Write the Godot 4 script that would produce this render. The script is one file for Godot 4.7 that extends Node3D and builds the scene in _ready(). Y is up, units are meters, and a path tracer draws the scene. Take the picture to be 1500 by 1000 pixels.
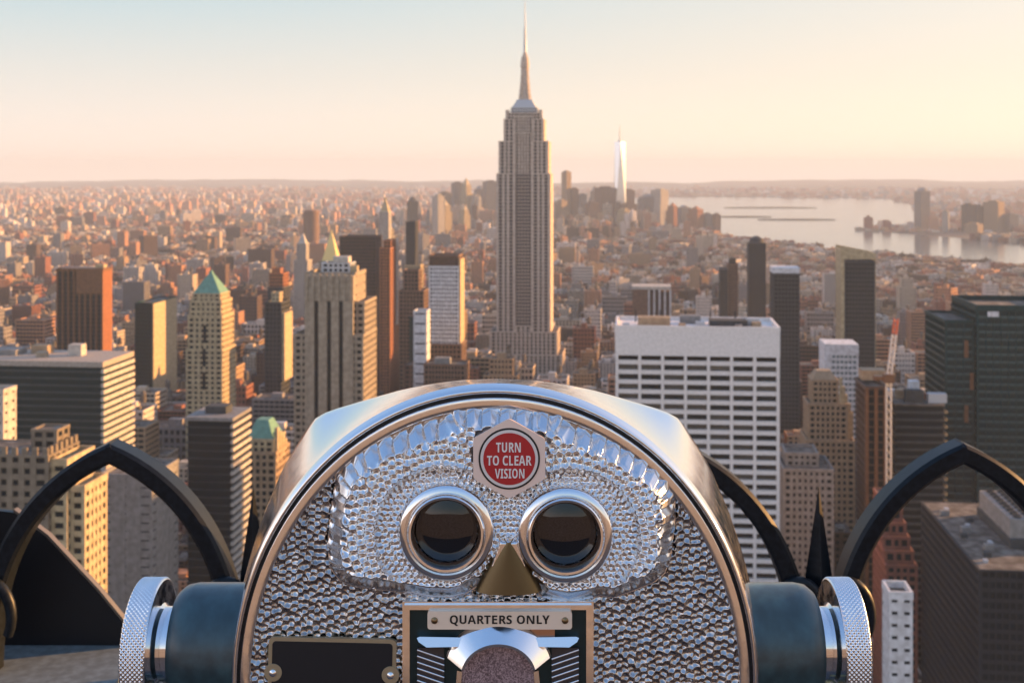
extends Node3D

# One unit is a metre. The deck floor lies at y = 0; the streets lie GROUND metres below it.
const GROUND := -258.4
const GRID := 6.0 * PI / 180.0          # the street grid is turned by six degrees from the view

class Geo:
	var v := PackedVector3Array()
	var n := PackedVector3Array()
	var i := PackedInt32Array()
	func quad(a: Vector3, b: Vector3, c: Vector3, d: Vector3) -> void:      # counter-clockwise from outside
		var m := (b - a).cross(d - a)
		if m.length_squared() < 1e-16:
			m = (c - b).cross(d - b)
		m = m.normalized()
		var k := v.size()
		v.append_array([a, b, c, d]); n.append_array([m, m, m, m])
		i.append_array([k, k + 2, k + 1, k, k + 3, k + 2])
	func tri(a: Vector3, b: Vector3, c: Vector3) -> void:
		var m := (b - a).cross(c - a).normalized()
		var k := v.size()
		v.append_array([a, b, c]); n.append_array([m, m, m]); i.append_array([k, k + 2, k + 1])
	func box(x0: float, x1: float, y0: float, y1: float, z0: float, z1: float) -> void:
		quad(Vector3(x0, y0, z1), Vector3(x1, y0, z1), Vector3(x1, y1, z1), Vector3(x0, y1, z1))
		quad(Vector3(x1, y0, z1), Vector3(x1, y0, z0), Vector3(x1, y1, z0), Vector3(x1, y1, z1))
		quad(Vector3(x0, y0, z0), Vector3(x0, y0, z1), Vector3(x0, y1, z1), Vector3(x0, y1, z0))
		quad(Vector3(x1, y0, z0), Vector3(x0, y0, z0), Vector3(x0, y1, z0), Vector3(x1, y1, z0))
		quad(Vector3(x0, y1, z1), Vector3(x1, y1, z1), Vector3(x1, y1, z0), Vector3(x0, y1, z0))
		quad(Vector3(x0, y0, z0), Vector3(x1, y0, z0), Vector3(x1, y0, z1), Vector3(x0, y0, z1))
	# a frustum on a rectangular base: half sizes below and above
	func taper(hx: float, hz: float, y0: float, tx: float, tz: float, y1: float, ox := 0.0, oz := 0.0) -> void:
		var b := [Vector3(ox - hx, y0, oz + hz), Vector3(ox + hx, y0, oz + hz), Vector3(ox + hx, y0, oz - hz), Vector3(ox - hx, y0, oz - hz)]
		var t := [Vector3(ox - tx, y1, oz + tz), Vector3(ox + tx, y1, oz + tz), Vector3(ox + tx, y1, oz - tz), Vector3(ox - tx, y1, oz - tz)]
		for k in 4:
			quad(b[k], b[(k + 1) % 4], t[(k + 1) % 4], t[k])
		if tx > 0.01:
			quad(t[0], t[1], t[2], t[3])
	# an outline extruded upwards; points run counter-clockwise seen from +z before the turn to x/y
	func plate(p: PackedVector2Array, z0: float, z1: float) -> void:      # outline in x/y, counter-clockwise, from z0 to z1
		var t := Geometry2D.triangulate_polygon(p)
		for k in t.size() / 3:
			var a := p[t[3 * k]]; var b := p[t[3 * k + 1]]; var c := p[t[3 * k + 2]]
			if (b - a).cross(c - a) < 0.0:
				var s := b; b = c; c = s
			tri(Vector3(a.x, a.y, z1), Vector3(b.x, b.y, z1), Vector3(c.x, c.y, z1))
			tri(Vector3(a.x, a.y, z0), Vector3(c.x, c.y, z0), Vector3(b.x, b.y, z0))
		for k in p.size():
			var a := p[k]; var b := p[(k + 1) % p.size()]
			quad(Vector3(a.x, a.y, z0), Vector3(b.x, b.y, z0), Vector3(b.x, b.y, z1), Vector3(a.x, a.y, z1))
	# smooth surface through rings of points; along a ring, then to the next ring, the cross product points outwards
	func loft(rings: Array, closed := true) -> void:
		var m: int = rings[0].size()
		var k0 := v.size()
		for j in rings.size():
			for q in m:
				var r: PackedVector3Array = rings[j]
				var p := r[q]
				var e := r[(q + 1) % m] if closed or q < m - 1 else p
				var w := r[(q + m - 1) % m] if closed or q > 0 else p
				var up: Vector3 = rings[mini(j + 1, rings.size() - 1)][q]
				var dn: Vector3 = rings[maxi(j - 1, 0)][q]
				var nn := (e - w).cross(up - dn)
				if nn.length_squared() < 1e-20:
					nn = Vector3(0, 0, 1)
				v.append(p); n.append(nn.normalized())
		for j in rings.size() - 1:
			for q in (m if closed else m - 1):
				var a := k0 + j * m + q
				var b := k0 + j * m + (q + 1) % m
				i.append_array([a, b + m, b, a, a + m, b + m])
	func lathe(profile: Array, axis: String, segs := 48, at := Vector3.ZERO) -> void:      # [radius, along] pairs, outside first towards +axis
		var rings := []
		for p in profile:
			var r := PackedVector3Array()
			for q in segs:
				var a := TAU * q / segs
				var c: float = cos(a) * p[0]
				var s: float = sin(a) * p[0]
				r.append(at + (Vector3(c, s, p[1]) if axis == "z" else Vector3(p[1], c, s) if axis == "x" else Vector3(s, p[1], c)))
			rings.append(r)
		var band := [rings[0]]
		for k in range(1, rings.size()):
			band.append(rings[k])
			var sharp := k == rings.size() - 1
			if not sharp:
				var d0 := Vector2(profile[k][0] - profile[k - 1][0], profile[k][1] - profile[k - 1][1])
				var d1 := Vector2(profile[k + 1][0] - profile[k][0], profile[k + 1][1] - profile[k][1])
				sharp = absf(d0.angle_to(d1)) > 0.6
			if sharp:
				loft(band)
				band = [rings[k]]
	func bar(path: PackedVector2Array, sec: PackedVector2Array, z := 0.0) -> void:      # a section (across, along z) swept along a path in x/y
		var m := path.size()
		for e in sec.size():
			var s0 := sec[e]; var s1 := sec[(e + 1) % sec.size()]
			var rings := []
			for k in m:
				var t := (path[mini(k + 1, m - 1)] - path[maxi(k - 1, 0)]).normalized()
				var nn := Vector2(t.y, -t.x)
				var a := path[k] + nn * s0.x
				var b := path[k] + nn * s1.x
				rings.append(PackedVector3Array([Vector3(a.x, a.y, z + s0.y), Vector3(b.x, b.y, z + s1.y)]))
			loft(rings, false)
		for end in [0, m - 1]:
			var t := (path[mini(end + 1, m - 1)] - path[maxi(end - 1, 0)]).normalized()
			var nn := Vector2(t.y, -t.x)
			for e in range(1, sec.size() - 1):
				var q := [sec[0], sec[e], sec[e + 1]]
				var w := []
				for s in q:
					w.append(Vector3(path[end].x + nn.x * s.x, path[end].y + nn.y * s.x, z + s.y))
				if end == 0:
					tri(w[0], w[2], w[1])
				else:
					tri(w[0], w[1], w[2])
	func tube(path: PackedVector3Array, radii: PackedFloat32Array, segs := 10) -> void:
		var rings := []
		for k in path.size():
			var t := (path[mini(k + 1, path.size() - 1)] - path[maxi(k - 1, 0)]).normalized()
			var side := t.cross(Vector3(0, 0, 1) if absf(t.z) < 0.9 else Vector3(0, 1, 0)).normalized()
			var up := side.cross(t)
			var r := PackedVector3Array()
			for q in segs:
				var a := TAU * q / segs
				r.append(path[k] + (side * cos(a) - up * sin(a)) * radii[k])
			rings.append(r)
		loft(rings)
	func add_to(m: ArrayMesh, mat: Material) -> void:
		if v.is_empty():
			return
		var a := []
		a.resize(Mesh.ARRAY_MAX)
		a[Mesh.ARRAY_VERTEX] = v; a[Mesh.ARRAY_NORMAL] = n; a[Mesh.ARRAY_INDEX] = i
		m.add_surface_from_arrays(Mesh.PRIMITIVE_TRIANGLES, a)
		m.surface_set_material(m.get_surface_count() - 1, mat)

var M := {}                # materials by plain name
var taken := {}
var feet: Array[Rect2] = []      # footprints of the named buildings in street-grid coordinates
var marks := []                  # named buildings that others are described by
var told := {}
var crowd := []                  # buildings of the named set: [x, z, half width, height]

func numbered(called: String) -> String:
	taken[called] = taken.get(called, -1) + 1
	return called if taken[called] == 0 else "%s_%03d" % [called, taken[called]]

func mesh_of(g: Geo, mat: Material) -> ArrayMesh:
	var m := ArrayMesh.new()
	g.add_to(m, mat)
	return m

func part(called: String, g: Geo, mat: Material, under: Node3D, at := Vector3.ZERO, kind := "") -> MeshInstance3D:
	var o := MeshInstance3D.new()
	o.name = called
	o.mesh = mesh_of(g, mat)
	o.position = at
	if kind:
		o.set_meta("kind", kind)
	under.add_child(o, true)
	return o

func piece(called: String, m: Mesh, under: Node3D, at := Vector3.ZERO) -> MeshInstance3D:
	var o := MeshInstance3D.new()
	o.name = called; o.mesh = m; o.position = at
	under.add_child(o, true)
	return o

func tag(o: Node3D, label: String, category: String, group := "", kind := "") -> void:
	if label: o.set_meta("label", label)
	if category: o.set_meta("category", category)
	if group: o.set_meta("group", group)
	if kind: o.set_meta("kind", kind)

func thing(called: String, label: String, category: String, at: Vector3, turn := 0.0, group := "") -> Node3D:
	var o := Node3D.new()
	o.name = numbered(called)
	o.position = at
	o.rotation.y = turn
	add_child(o)
	tag(o, label, category, group, "thing")
	return o

func lin(r: float, g: float, b: float) -> Color:
	return Color(r, g, b).linear_to_srgb()

func noise_map(seed_: int, freq: float, lo: Color, hi: Color, kind := FastNoiseLite.TYPE_SIMPLEX_SMOOTH, side := 256, oct := 4, normal := false, strength := 4.0) -> NoiseTexture2D:
	var f := FastNoiseLite.new()
	f.seed = seed_; f.frequency = freq; f.noise_type = kind; f.fractal_octaves = oct
	var t := NoiseTexture2D.new()
	t.width = side; t.height = side; t.seamless = true; t.noise = f
	if normal:
		t.as_normal_map = true; t.bump_strength = strength
	else:
		var ramp := Gradient.new()
		ramp.set_color(0, lo); ramp.set_color(1, hi)
		ramp.set_offset(0, 0.2); ramp.set_offset(1, 0.8)
		t.color_ramp = ramp
	return t

func mat(c: Color, rough: float, metal := 0.0, tex: Texture2D = null, tscale := 1.0, world := true) -> StandardMaterial3D:
	var m := StandardMaterial3D.new()
	m.albedo_color = c; m.roughness = rough; m.metallic = metal
	if tex:
		m.albedo_texture = tex
		m.uv1_triplanar = true; m.uv1_world_triplanar = world
		m.uv1_scale = Vector3.ONE * tscale
	return m

# ------------------------------------------------------------------ buildings
func building(called: String, label: String, x: float, z: float, w: float, d: float, h: float, group := "") -> Node3D:
	var o := thing(called, label, "building", Vector3(x, GROUND, z), -GRID, group)
	claim(x, z, w, d)
	crowd.append([x, z, w * 0.5, h])
	if called != "distant_tower":
		marks.append([Vector2(x, z), called.replace("_", " ")])
	return o

func claim(x: float, z: float, w: float, d: float) -> void:
	var u := x * cos(GRID) + z * sin(GRID)
	var q := x * sin(GRID) - z * cos(GRID)
	feet.append(Rect2(u - w / 2 - 4, q - d / 2 - 4, w + 8, d + 8))

# One storey block: a glass core behind piers and spandrels on all four sides. Keys: bay, floor, pier, span (shares), rec (recess), wall, band, glass, corner
func facade(o: Dictionary, x0: float, x1: float, z0: float, z1: float, y0: float, y1: float, gw: Geo, gb: Geo, gg: Geo) -> void:
	var rec: float = o.get("rec", 0.5)
	var corner: float = o.get("corner", 1.2)
	gg.box(x0 + rec, x1 - rec, y0, y1 - 0.2, z0 + rec, z1 - rec)
	var sides := [[x0, x1, z1, 1, true], [x0, x1, z0, -1, true], [z0, z1, x1, 1, false], [z0, z1, x0, -1, false]]
	var floors := maxi(1, roundi((y1 - y0) / float(o.get("floor", 3.8))))
	var fh := (y1 - y0) / floors
	for s in sides:
		var a: float = s[0]; var b: float = s[1]; var face: float = s[2]; var out: float = s[3]
		var run := b - a - 2 * corner
		var n := maxi(1, roundi(run / float(o.get("bay", 4.0))))
		var bw := run / n
		var pw: float = bw * float(o.get("pier", 0.4))
		if pw > 0.01:
			for k in range(1, n):
				var c := a + corner + bw * k
				strip(gw, s[4], c - pw / 2, c + pw / 2, y0, y1, face, out, rec + 0.05)
		var set_in: float = o.get("set", 0.12)
		if float(o.get("span", 0.4)) > 0.01:
			for k in floors:
				strip(gb, s[4], a + corner - 0.02, b - corner + 0.02, y0 + fh * k, y0 + fh * (k + float(o.get("span", 0.4))), face - out * set_in, out, rec + 0.04 - set_in)
	for cx in [[x0, x0 + corner], [x1 - corner, x1]]:
		for cz in [[z0, z0 + corner], [z1 - corner, z1]]:
			gw.box(cx[0] , cx[1], y0, y1, cz[0], cz[1])
	var cap: float = o.get("cap", 1.6)
	gw.box(x0 - 0.15, x1 + 0.15, y1 - 0.1, y1 + cap, z1 - 0.7, z1 + 0.15)
	gw.box(x0 - 0.15, x1 + 0.15, y1 - 0.1, y1 + cap, z0 - 0.15, z0 + 0.7)
	gw.box(x0 - 0.15, x0 + 0.7, y1 - 0.1, y1 + cap, z0 + 0.7, z1 - 0.7)
	gw.box(x1 - 0.7, x1 + 0.15, y1 - 0.1, y1 + cap, z0 + 0.7, z1 - 0.7)

func strip(g: Geo, along_x: bool, a: float, b: float, y0: float, y1: float, face: float, out: float, deep: float) -> void:
	var lo := minf(face, face - out * deep)
	var hi := maxf(face, face - out * deep)
	if along_x:
		g.box(a, b, y0, y1, lo, hi)
	else:
		g.box(lo, hi, y0, y1, a, b)

func tier(b: Node3D, o: Dictionary, w: float, d: float, y0: float, y1: float, ox := 0.0, oz := 0.0) -> void:
	var gw := Geo.new(); var gb := Geo.new(); var gg := Geo.new(); var gr := Geo.new()
	facade(o, ox - w / 2, ox + w / 2, oz - d / 2, oz + d / 2, y0, y1, gw, gb, gg)
	gr.box(ox - w / 2 + 0.6, ox + w / 2 - 0.6, y1 - 0.25, y1 + 0.25, oz - d / 2 + 0.6, oz + d / 2 - 0.6)
	part("wall", gw, o.get("wall", M.limestone), b, Vector3.ZERO, "stuff")
	if not gb.v.is_empty():
		part("spandrels", gb, o.get("band", o.get("wall", M.limestone)), b, Vector3.ZERO, "stuff")
	part("glazing", gg, o.get("glass", M.dark_glass), b)
	part("roof", gr, M.roof, b)

func block(b: Node3D, called: String, m: Material, w: float, d: float, y0: float, y1: float, ox := 0.0, oz := 0.0) -> void:
	var g := Geo.new()
	g.box(ox - w / 2, ox + w / 2, y0, y1, oz - d / 2, oz + d / 2)
	part(called, g, m, b)

func tank(g: Geo, x: float, y: float, z: float, r := 2.2, h := 4.5) -> void:
	for s in [[-1, -1], [1, -1], [-1, 1], [1, 1]]:
		g.box(x + s[0] * r * 0.6 - 0.15, x + s[0] * r * 0.6 + 0.15, y, y + 3.0, z + s[1] * r * 0.6 - 0.15, z + s[1] * r * 0.6 + 0.15)
	g.lathe([[r, y + 3.0], [r, y + 3.0 + h], [0.05, y + 4.4 + h]], "y", 12, Vector3(x, 0, z))

func materials() -> void:
	var grime := noise_map(3, 0.05, Color(0.84, 0.83, 0.82), Color(1, 1, 1))
	M.grime = grime
	var w := func(r: float, g: float, b: float, rough := 0.9): return mat(lin(r, g, b), rough, 0.0, grime, 0.02)
	M.limestone = w.call(0.36, 0.30, 0.22)
	M.shaded_stone = w.call(0.22, 0.18, 0.13)  # darker stone, the shade of the front put into its colour
	M.tower_stone = w.call(0.62, 0.51, 0.41)
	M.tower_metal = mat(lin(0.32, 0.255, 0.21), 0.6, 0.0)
	M.travertine = mat(lin(0.80, 0.73, 0.68), 0.85, 0.0, noise_map(4, 0.05, Color(0.93, 0.93, 0.92), Color(1, 1, 1)), 0.05)
	M.concrete = w.call(0.26, 0.25, 0.235)
	M.cream = w.call(0.55, 0.50, 0.43)
	M.white_panel = w.call(0.72, 0.72, 0.72)
	M.brown = w.call(0.10, 0.065, 0.05)
	M.bronze = mat(lin(0.20, 0.09, 0.04), 0.5, 0.35, grime, 0.02)
	M.orange_brick = w.call(0.36, 0.14, 0.06)
	M.red_brick = w.call(0.24, 0.09, 0.06)
	M.brown_brick = w.call(0.20, 0.12, 0.08)
	M.tan_brick = w.call(0.40, 0.28, 0.17)
	M.gold_sunlit_stone = w.call(0.52, 0.41, 0.24)  # warm gold for stone, also carrying sunlight on flanks
	M.dark_grey = w.call(0.05, 0.056, 0.058)
	M.navy_grey = w.call(0.012, 0.018, 0.026)
	M.teal_panel = mat(lin(0.004, 0.042, 0.046), 0.5, 0.0, grime, 0.02)
	M.teal_panel.metallic_specular = 0.25
	M.teal_band = mat(lin(0.012, 0.07, 0.075), 0.4, 0.0, grime, 0.02)
	M.copper_green = w.call(0.16, 0.34, 0.26)
	M.shaded_band = w.call(0.05, 0.07, 0.07)  # front bands darkened for the shaded side
	M.roof = mat(lin(0.20, 0.17, 0.14), 0.95, 0.0, noise_map(5, 0.02, Color(0.6, 0.58, 0.55), Color(1, 1, 1)), 0.03)
	M.pale_roof = mat(lin(0.45, 0.38, 0.31), 0.95, 0.0, grime, 0.05)
	M.steel_grey = mat(lin(0.45, 0.46, 0.47), 0.5, 0.3)
	M.dark_glass = mat(lin(0.008, 0.014, 0.018), 0.12)
	M.dark_glass.metallic_specular = 0.22
	M.green_glass = mat(lin(0.003, 0.022, 0.026), 0.2)
	M.green_glass.metallic_specular = 0.2
	M.pale_glass = mat(lin(0.20, 0.26, 0.27), 0.15, 0.3)
	M.mirror_glass = mat(lin(0.50, 0.52, 0.55), 0.13, 1.0)
	M.wood_tank = mat(lin(0.12, 0.08, 0.055), 0.9)
	M.crane_red = mat(lin(0.55, 0.10, 0.03), 0.6)
	M.crane_white = mat(lin(0.55, 0.53, 0.50), 0.6)

func named_buildings() -> void:
	# --- a long slab with a floor band at each storey and slats toned as sunlit on its short side
	var b := building("banded_office_slab", "wide dark glass office slab with thin floor bands and sun-toned slats on its short side", -246.3, -638.9, 86.8, 38, 164)
	var g := Geo.new()
	g.box(-42.6, 42.6, 0, 163, -18.2, 18.2)
	part("glazing", g, M.green_glass, b)
	g = Geo.new(); g.box(-43.4, 42.4, 0, 0.8, 18.0, 19.0); g.box(-43.4, 42.4, 0, 0.8, -19.0, -18.0); g.box(-43.4, -42.4, 0, 0.8, -18.0, 18.0)
	var fb := mesh_of(g, M.shaded_band)
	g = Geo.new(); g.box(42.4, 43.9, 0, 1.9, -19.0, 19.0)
	var sb := mesh_of(g, M.cream)  # pale tone stands for the sun on this side
	for k in 46:
		piece("floor_band", fb, b, Vector3(0, 3.5 * k + 1.2, 0))
		piece("slat", sb, b, Vector3(0, 3.5 * k + 0.9, 0))
	g = Geo.new(); g.box(-43.4, 43.4, 161.5, 164.2, -19, 19)
	part("roof", g, M.pale_roof, b)
	block(b, "roof_house", M.cream, 7, 6, 164.2, 170, 20, -2)
	block(b, "roof_house", M.concrete, 22, 12, 164.2, 167, -22, -3)
	block(b, "roof_house", M.tan_brick, 9, 7, 164.2, 168.5, -2, -8)
	block(b, "roof_house", M.limestone, 5, 4, 164.2, 167, 5, 6)

	b = building("concrete_tower", "plain pale concrete tower block beside the banded glass slab", -205, -478, 20, 10, 174.4)
	tier(b, {bay = 5.0, floor = 3.6, pier = 0.9, span = 0.75, wall = M.cream, rec = 0.3}, 20, 10, 0, 174.4)

	# --- the ornate stone tower at the lower corner: windows built singly
	b = building("crenellated_tower", "ornate stone tower with crenellated crown and sun-toned stepped side wings", -164.5, -410.9, 30.4, 22, 167)
	tier(b, {bay = 3.8, floor = 3.7, pier = 0.5, span = 0.5, wall = M.shaded_stone, rec = 0.6, cap = 0.6}, 30.4, 22, 0, 167)
	g = Geo.new(); g.box(-0.9, 0.9, 0, 2.6, -0.4, 0.4)
	var merlon := mesh_of(g, M.shaded_stone)
	for k in 9:
		piece("merlon", merlon, b, Vector3(-14.2 + 3.55 * k, 167.5, 10.6))
	for k in 6:
		piece("merlon", merlon, b, Vector3(14.6, 167.5, -9.6 + 3.5 * k)).rotation.y = PI / 2
	tier(b, {bay = 3, floor = 4, wall = M.shaded_stone, cap = 0.8}, 9, 9, 167.2, 173.5, 9.5, -2)
	tier(b, {bay = 3.2, floor = 3.7, pier = 0.55, span = 0.5, wall = M.gold_sunlit_stone, cap = 2.2}, 5.5, 20, 0, 164, 17.9, -1)  # wings take the gold tone of sunlight, the front its shade
	tier(b, {bay = 3.2, floor = 3.7, pier = 0.55, span = 0.5, wall = M.gold_sunlit_stone, cap = 2.2}, 5.0, 17, 0, 155, 23.0, -2)
	g = Geo.new(); g.box(-0.62, 0.62, 0, 1.75, -0.06, 0.06)
	var pane := mesh_of(g, M.dark_glass)
	for r in 14:
		for k in 7:
			piece("window", pane, b, Vector3(-11.4 + 3.8 * k, 167 - 3.71 * r - 1.82, 10.48))

	b = building("grey_stone_slab", "blank grey concrete slab standing before the banded glass slab", -162.1, -534.9, 23.1, 30, 130)
	tier(b, {bay = 7.0, floor = 3.7, pier = 0.93, span = 0.85, wall = M.concrete, rec = 0.3}, 23.1, 30, 0, 130)

	b = building("dark_slatted_tower", "black glass tower with pale horizontal slats down one side", -136.8, -572.9, 21.8, 26, 147.4)
	g = Geo.new(); g.box(-10.3, 10.3, 0, 146, -12.3, 12.3)
	part("glazing", g, M.dark_glass, b)
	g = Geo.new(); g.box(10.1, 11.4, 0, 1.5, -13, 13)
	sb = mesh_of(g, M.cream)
	g = Geo.new(); g.box(-10.9, 10.1, 0, 0.5, 12.2, 12.9)
	fb = mesh_of(g, M.dark_grey)
	for k in 41:
		piece("slat", sb, b, Vector3(0, 3.55 * k + 0.8, 0))
		piece("floor_band", fb, b, Vector3(0, 3.55 * k + 0.8, 0))
	block(b, "roof", M.concrete, 22.6, 26.6, 146, 147.6)
	block(b, "roof_house", M.dark_grey, 10, 9, 147.6, 151)

	# --- stone tower under a green copper pyramid
	b = building("pyramid_roof_tower", "sunlit stone tower with stepped top under a green copper pyramid roof", -223.7, -912.9, 25.8, 26, 192)
	tier(b, {bay = 4.2, floor = 3.7, pier = 0.5, span = 0.45, wall = M.gold_sunlit_stone}, 27.5, 30, 0, 128, 0, 0)
	tier(b, {bay = 4.2, floor = 3.7, pier = 0.52, span = 0.45, wall = M.gold_sunlit_stone, cap = 2.4}, 25.8, 27, 128, 152)
	tier(b, {bay = 3.8, floor = 3.7, pier = 0.55, span = 0.5, wall = M.gold_sunlit_stone, cap = 2.0}, 24, 24, 152, 163)
	tier(b, {bay = 3.6, floor = 3.2, pier = 0.6, span = 0.5, wall = M.gold_sunlit_stone, cap = 1.0}, 21.5, 21, 163, 169)
	g = Geo.new(); g.taper(10.2, 9.9, 170, 1.6, 1.6, 183.5); g.taper(1.5, 1.5, 183.5, 0.9, 0.9, 186)
	part("pyramid_roof", g, M.copper_green, b)
	for k in 3:
		block(b, "window_strip", M.dark_glass, 2.2, 0.4, 134 - 17 * k, 147 - 17 * k, 0, 13.5 if k == 0 else 15.0)

	b = building("green_mansard_building", "small building with a green mansard roof and stepped sunlit flank", -127, -630.9, 14.2, 22, 125.7)
	tier(b, {bay = 3.4, floor = 3.7, wall = M.tan_brick}, 19, 24, 0, 117)
	tier(b, {bay = 3.4, floor = 3.7, wall = M.gold_sunlit_stone}, 15.5, 20, 117, 123)
	g = Geo.new(); g.taper(7.2, 9.2, 123.5, 3.2, 4.0, 133)
	part("mansard_roof", g, M.copper_green, b)
	for k in 4:
		block(b, "buttress", M.gold_sunlit_stone, 1.6, 3.0, 110 + 2 * k, 130 - 2.8 * k, 8.6 + 0.0 * k, 7.5 - 4.6 * k)

	# --- the stone tower with three dark window strips
	b = building("striped_stone_tower", "tall pale stone tower with three dark vertical window strips on its front", -102.8, -717.4, 40.5, 35, 205)
	tier(b, {bay = 3.3, floor = 3.75, pier = 0.42, span = 0.5, wall = M.limestone, cap = 1.4}, 40.5, 35, 0, 165.5)
	tier(b, {bay = 3.3, floor = 3.75, pier = 0.42, span = 0.5, wall = M.limestone, cap = 1.4}, 34.6, 31, 165.5, 184, 2.9, -1.5)
	tier(b, {bay = 4.5, floor = 6, pier = 0.75, span = 0.8, wall = M.limestone, cap = 2.0}, 29.5, 27, 184, 199.7, -0.6, -2)
	# front with the strips: five stone piers before recessed glass, a blank head above
	g = Geo.new()
	var cuts := [-13.6, -8.0, -5.6, -0.6, 1.8, 6.3, 8.7, 14.6]
	for k in 4:
		g.box(cuts[2 * k], cuts[2 * k + 1], 0, 186, 17.0, 18.9)
	g.box(-13.6, 14.6, 186, 200.4, 12.0, 18.6)
	for k in 8:
		g.box(-13.4 + 3.6 * k, -11.6 + 3.6 * k, 186, 202.0 - absf(k - 3.5) * 0.3, 18.6, 19.3)
	part("front_wall", g, M.limestone, b)
	for k in 3:
		block(b, "window_strip", M.dark_glass, 2.4, 0.5, 60, 186, (cuts[2 * k + 1] + cuts[2 * k + 2]) / 2, 17.9)
	tier(b, {bay = 3, floor = 3.5, wall = M.steel_grey, cap = 0.6}, 17, 14, 200.5, 206, 1, -2)
	block(b, "roof_house", M.cream, 9, 8, 206.5, 210, 3, -3)
	block(b, "roof_house", M.gold_sunlit_stone, 4, 4, 201, 205, 11.5, 2)

	b = building("dark_brown_slab", "flat topped dark brown slab tower behind the striped stone tower", -161.7, -1314.9, 39.7, 30, 189.2)
	tier(b, {bay = 2.2, floor = 3.7, pier = 0.45, span = 0.35, wall = M.brown, band = M.brown}, 39.7, 30, 0, 189.2)

	b = building("orange_brick_slab", "slim orange brick slab tower with a sunlit narrow flank", -127.2, -1272.4, 10.6, 45, 187)
	tier(b, {bay = 3.2, floor = 3.3, pier = 0.5, span = 0.5, wall = M.orange_brick}, 11, 45, 0, 180)
	tier(b, {bay = 3.2, floor = 3.3, pier = 0.5, span = 0.5, wall = M.orange_brick}, 8, 30, 180, 187, 0, -4)
	block(b, "chimney_shaft", M.cream, 1.8, 3, 100, 190, 6.6, -8)

	b = building("clock_tower", "distant pale slender stone tower with pointed lantern top", -218.4, -2114.9, 15.4, 30, 210)
	tier(b, {bay = 3, floor = 4, pier = 0.5, span = 0.5, wall = M.cream}, 17, 22, 0, 188)
	g = Geo.new(); g.taper(7.5, 9.5, 189, 3.0, 3.0, 206); g.taper(2.4, 2.4, 206, 1.6, 1.6, 214)
	part("lantern_roof", g, M.gold_sunlit_stone, b)

	b = building("gilded_pyramid_building", "stone block crowned by a bright gilded pyramid", -296.2, -2014.9, 27.2, 30, 162)
	tier(b, {bay = 4, floor = 4, wall = M.limestone}, 34, 34, 0, 112)
	g = Geo.new(); g.taper(13, 13, 112.5, 1.4, 1.4, 158); g.taper(1.3, 1.3, 158, 0.4, 0.4, 164)
	part("pyramid_roof", g, mat(lin(0.75, 0.55, 0.2), 0.45, 0.4), b)

	b = building("narrow_dark_tower", "narrow dark tower with flat top beyond the teal block", -139.6, -1714.9, 12.5, 30, 188)
	tier(b, {bay = 3, floor = 4, wall = M.dark_grey}, 13.5, 22, 0, 188)
	tier(b, {bay = 3, floor = 4, wall = M.gold_sunlit_stone}, 22, 24, 0, 128, 3, 0)

	b = building("teal_glass_block", "dark teal block between the orange slab and white gridded tower", -89.8, -1164.9, 24.6, 30, 167)
	tier(b, {bay = 2.5, floor = 3.8, pier = 0.2, span = 0.3, wall = M.teal_panel, glass = M.green_glass}, 18, 30, 0, 122, 4, 0)
	tier(b, {bay = 3, floor = 3.8, wall = M.brown_brick}, 24, 26, 0, 146, -4, -3)
	tier(b, {bay = 3, floor = 3.8, wall = M.brown_brick}, 15, 18, 146, 165, -5, -3)

	b = building("white_gridded_tower", "white gridded office tower with brown crown beside the tall spired skyscraper", -54.3, -1011.9, 24.7, 24, 190)
	tier(b, {bay = 2.25, floor = 3.4, pier = 0.45, span = 0.5, wall = M.white_panel}, 24.7, 24, 118, 181, 0, 0)
	tier(b, {bay = 1.6, floor = 9, pier = 0.5, span = 0.1, wall = M.brown_brick}, 24.4, 23.6, 182, 190)
	tier(b, {bay = 3, floor = 3.8, wall = M.brown_brick}, 30, 28, 0, 118)
	block(b, "sunlit_flank", M.gold_sunlit_stone, 1.2, 23, 118, 188, 13.0, 0)  # sunlit side of a white tower, its gold put into the material

	b = building("low_white_slab", "plain white slab wedged against the white gridded tower", -68.8, -979.9, 11.9, 40, 150)
	tier(b, {bay = 6, floor = 8, pier = 0.9, span = 0.85, wall = M.white_panel, rec = 0.2}, 10.5, 16, 0, 149, -1.0, 12)
	b = building("brown_brick_block", "brown brick block with vertical piers at the foot of white gridded tower", -50.1, -941.9, 34.5, 24, 118)
	tier(b, {bay = 2.4, floor = 3.7, pier = 0.45, span = 0.4, wall = M.brown_brick}, 32, 22, 0, 112)
	block(b, "roof_house", M.concrete, 12, 8, 112.3, 117, -3, 0)

	b = building("rounded_brown_tower", "distant rounded brown brick tower rising above low rooftops", -526.8, -3219.9, 38.2, 40, 157)
	g = Geo.new(); g.lathe([[21, 0], [21, 150], [18, 157], [0.1, 158]], "y", 20)
	part("shaft", g, M.brown_brick, b)

	b = building("slender_cream_tower", "slender cream stone tower with stepped sunlit shoulders", -326.2, -1914.9, 14.1, 30, 160)
	tier(b, {bay = 3, floor = 4, wall = M.cream}, 22, 26, 0, 120)
	tier(b, {bay = 3, floor = 4, wall = M.cream}, 15, 18, 120, 146)
	g = Geo.new(); g.taper(6, 7, 147, 1.2, 1.2, 162)
	part("spire_roof", g, M.cream, b)

	# --- the bronze tower: each pier its own part
	b = building("bronze_pier_tower", "dark bronze tower with tall vertical piers and a flank coloured orange as sunlit", -386.5, -1109.5, 43.4, 19, 172.6)
	g = Geo.new(); g.box(-21, 21, 0, 170, -9, 9)
	part("glazing", g, M.dark_glass, b)
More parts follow.
